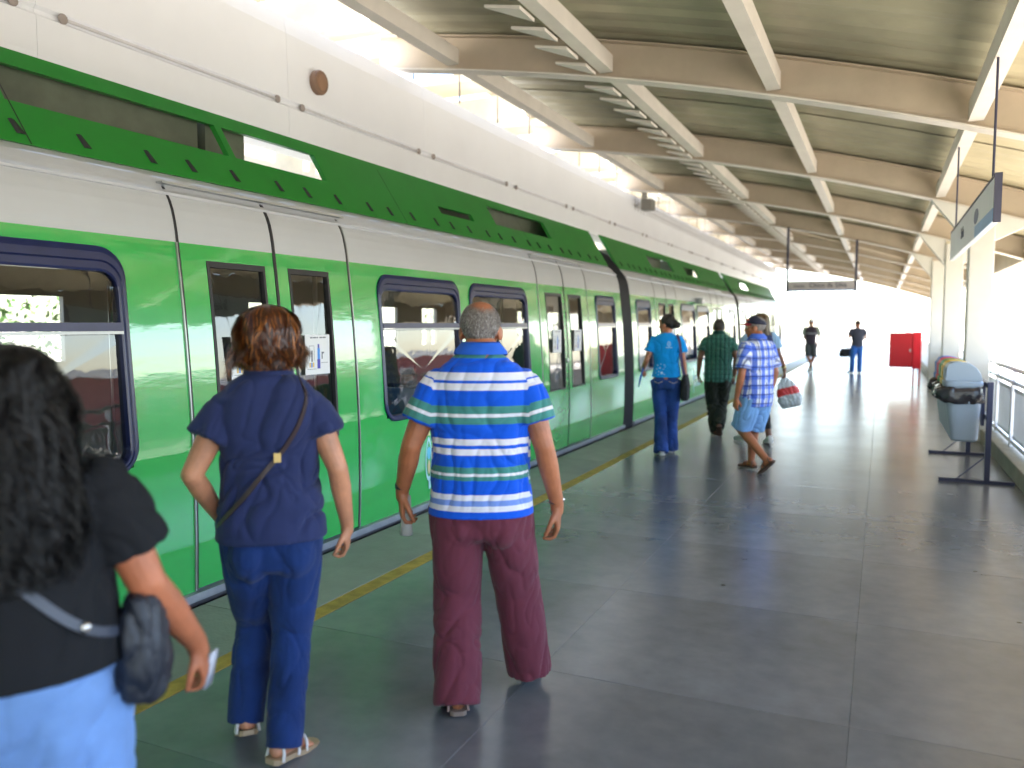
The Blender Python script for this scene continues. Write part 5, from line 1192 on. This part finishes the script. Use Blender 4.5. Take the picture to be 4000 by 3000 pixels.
seated('passenger in a red cap sitting inside the train, seen through the door glass', -5.95, 6.42, .82, SK4, M_gsh, M_dk, M_rc, R(-4))
seated('passenger sitting inside the train behind the first paired window', -3.95, 6.35, .46, SK4, M_gsh, M_dk, None, 0)
seated('passenger sitting on the far side of the train inside the largest window', -5.95, 3.7, .66, SK4, M_gsh, M_dk, None, R(10))

# ------------------------------------------------------------------ litter bins
bs = thing('bin_stand', 'dark navy steel stand with two T shaped feet holding the bins', 'stand', (.98, 9.1, 0))
for y in (0, 1.93):
    bevel(MB().box(-.025, .025, y - .025, y + .025, .03, 1.0).obj('post', M_navst, bs), .004)
    bevel(MB().box(-.42, .24, y - .028, y + .028, -.001, .032).obj('foot_bar', M_navst, bs), .004)
    MB().tube([(-.26, y, .03), (-.025, y, .26)], .007, 6).obj('brace', M_navst, bs)
for z in (.62, .94): MB().box(-.02, .02, .026, 1.904, z, z + .045).obj('cross_bar', M_navst, bs)
for k in range(5): MB().box(-.050, -.021, .22 + k * .37 - .03, .22 + k * .37 + .03, .55, .985).obj('bin_bracket', M_navst, bs)
M_bag = pmat('black_bin_liner', (.025, .022, .026), .22, bump=.7, bscale=18)
M_bing = pmat('bin_grey_plastic', (.30, .36, .42), .42, var=.06)
lids = [('grey', (.30, .36, .42)), ('yellow', (.72, .46, .01)), ('green', (.02, .25, .06)), ('red', (.65, .01, .02)), ('blue', (.01, .10, .55))]
for i, (nm, c) in enumerate(lids):
    words = dict(grey='grey litter bin with a grey domed lid and black liner, nearest of the row', yellow='litter bin with a yellow lid second in the row of bins', green='litter bin with a green lid in the middle of the row of bins', red='litter bin with a red lid fourth in the row of bins', blue='litter bin with a blue lid at the far end of the row')
    bt = thing('litter_bin', words[nm], 'litter bin', (.755, 9.1 + .22 + i * .37, .39), 0, 'litter bins on the navy stand')
    rg = []
    for z, rx_, ry_, cx in ((0, .11, .105, .03), (.02, .125, .12, .028), (.2, .142, .135, .018), (.40, .158, .148, .008), (.53, .168, .155, 0), (.55, .168, .155, 0)): rg.append(ring((cx, 0, z), rx_, ry_, 32, 4.2))
    MB().loft(rg).obj('bin_body', M_bing, bt, smooth=False)
    lm = pmat('bin_lid_' + nm, c, .5, var=.05)
    lb = MB(); lb.loft([ring((0, 0, .552), .178, .163, 32, 4.5), ring((0, 0, .60), .18, .165, 32, 4.5), ring((.0, 0, .612), .170, .158, 32, 4.5)])
    prof = [(-.165, .613), (-.155, .74), (-.135, .775), (-.10, .79), (-.03, .795), (.05, .78), (.11, .74), (.15, .68), (.168, .613)]
    n = len(prof); lb.add([(x, -.155, z) for x, z in prof] + [(x * .98, -.148, z + .004) for x, z in prof] + [(x * .98, .148, z + .004) for x, z in prof] + [(x, .155, z) for x, z in prof],
                          [tuple(range(n - 1, -1, -1)), tuple(range(3 * n, 4 * n))] + [(a * n + k, a * n + k + 1, (a + 1) * n + k + 1, (a + 1) * n + k) for a in range(3) for k in range(n - 1)])
    bevel(lb.obj('bin_lid', lm, bt), .006)
    bevel(MB().box(-.168, -.158, -.115, .115, .625, .735).obj('flap', lm, bt), .004)
    # liner folded over the rim
    lr = []
    rnd = random.Random(i + 3)
    for z, k_, d_ in ((.549, 1.0, .0), (.545, 1.05, .01), (.51, 1.08, .035), (.46, 1.11, .05), (.42, 1.09, .055), (.385, 1.05, .05), (.39, .97, .0)):
        q = ring((0, 0, z), .17 * k_, .157 * k_, 48, 3.6); lr.append([(p[0] * (1 + d_ * 5 * noise.noise(Vector((j * .45 + i * 9, z * 9, 1)))) - (.05 * max(0, -math.cos(2 * math.pi * j / 48)) ** 3 * (k_ > 1.05)), p[1] * (1 + d_ * 4 * noise.noise(Vector((j * .45, z * 9, 7 + i)))), p[2] + .025 * noise.noise(Vector((j * .3, 3.1, i))) - (.03 * math.cos(2 * math.pi * j / 48 + 1) if k_ > 1.05 else 0) * .5) for j, p in enumerate(q)])
    MB().loft(lr, cap=False).obj('bin_liner', M_bag, bt, smooth=True)

# ------------------------------------------------------------------ red hose cabinet
rb = thing('red_cabinet', 'red fire hose cabinet on two posts at the far right of the platform', 'cabinet', (.55, 22.9, 0))
bevel(MB().box(-.37, .17, -.11, .10, .46, 1.34).obj('cabinet_body', M_red, rb), .008)
bevel(MB().box(.172, .37, -.13, .14, .43, 1.36).obj('side_box', pmat('red_paint_lit_side', (.80, .006, .02), .35), rb), .008)  # brighter red copy paints in the light on the right side
bevel(MB().box(-.34, .14, -.122, -.111, .49, 1.31).obj('door', M_red, rb), .003)
MB().box(.10, .125, -.135, -.1225, .86, .93).obj('handle', M_steel, rb)
MB().box(.0, .12, -.10, .0, 1.341, 1.358).obj('top_plate', M_steel, rb)
for x in (.20, .34): MB().box(x - .022, x + .022, -.03, .03, 0, .428).obj('leg', M_red, rb)
print('built in', round(time.time() - T0, 1), 's')
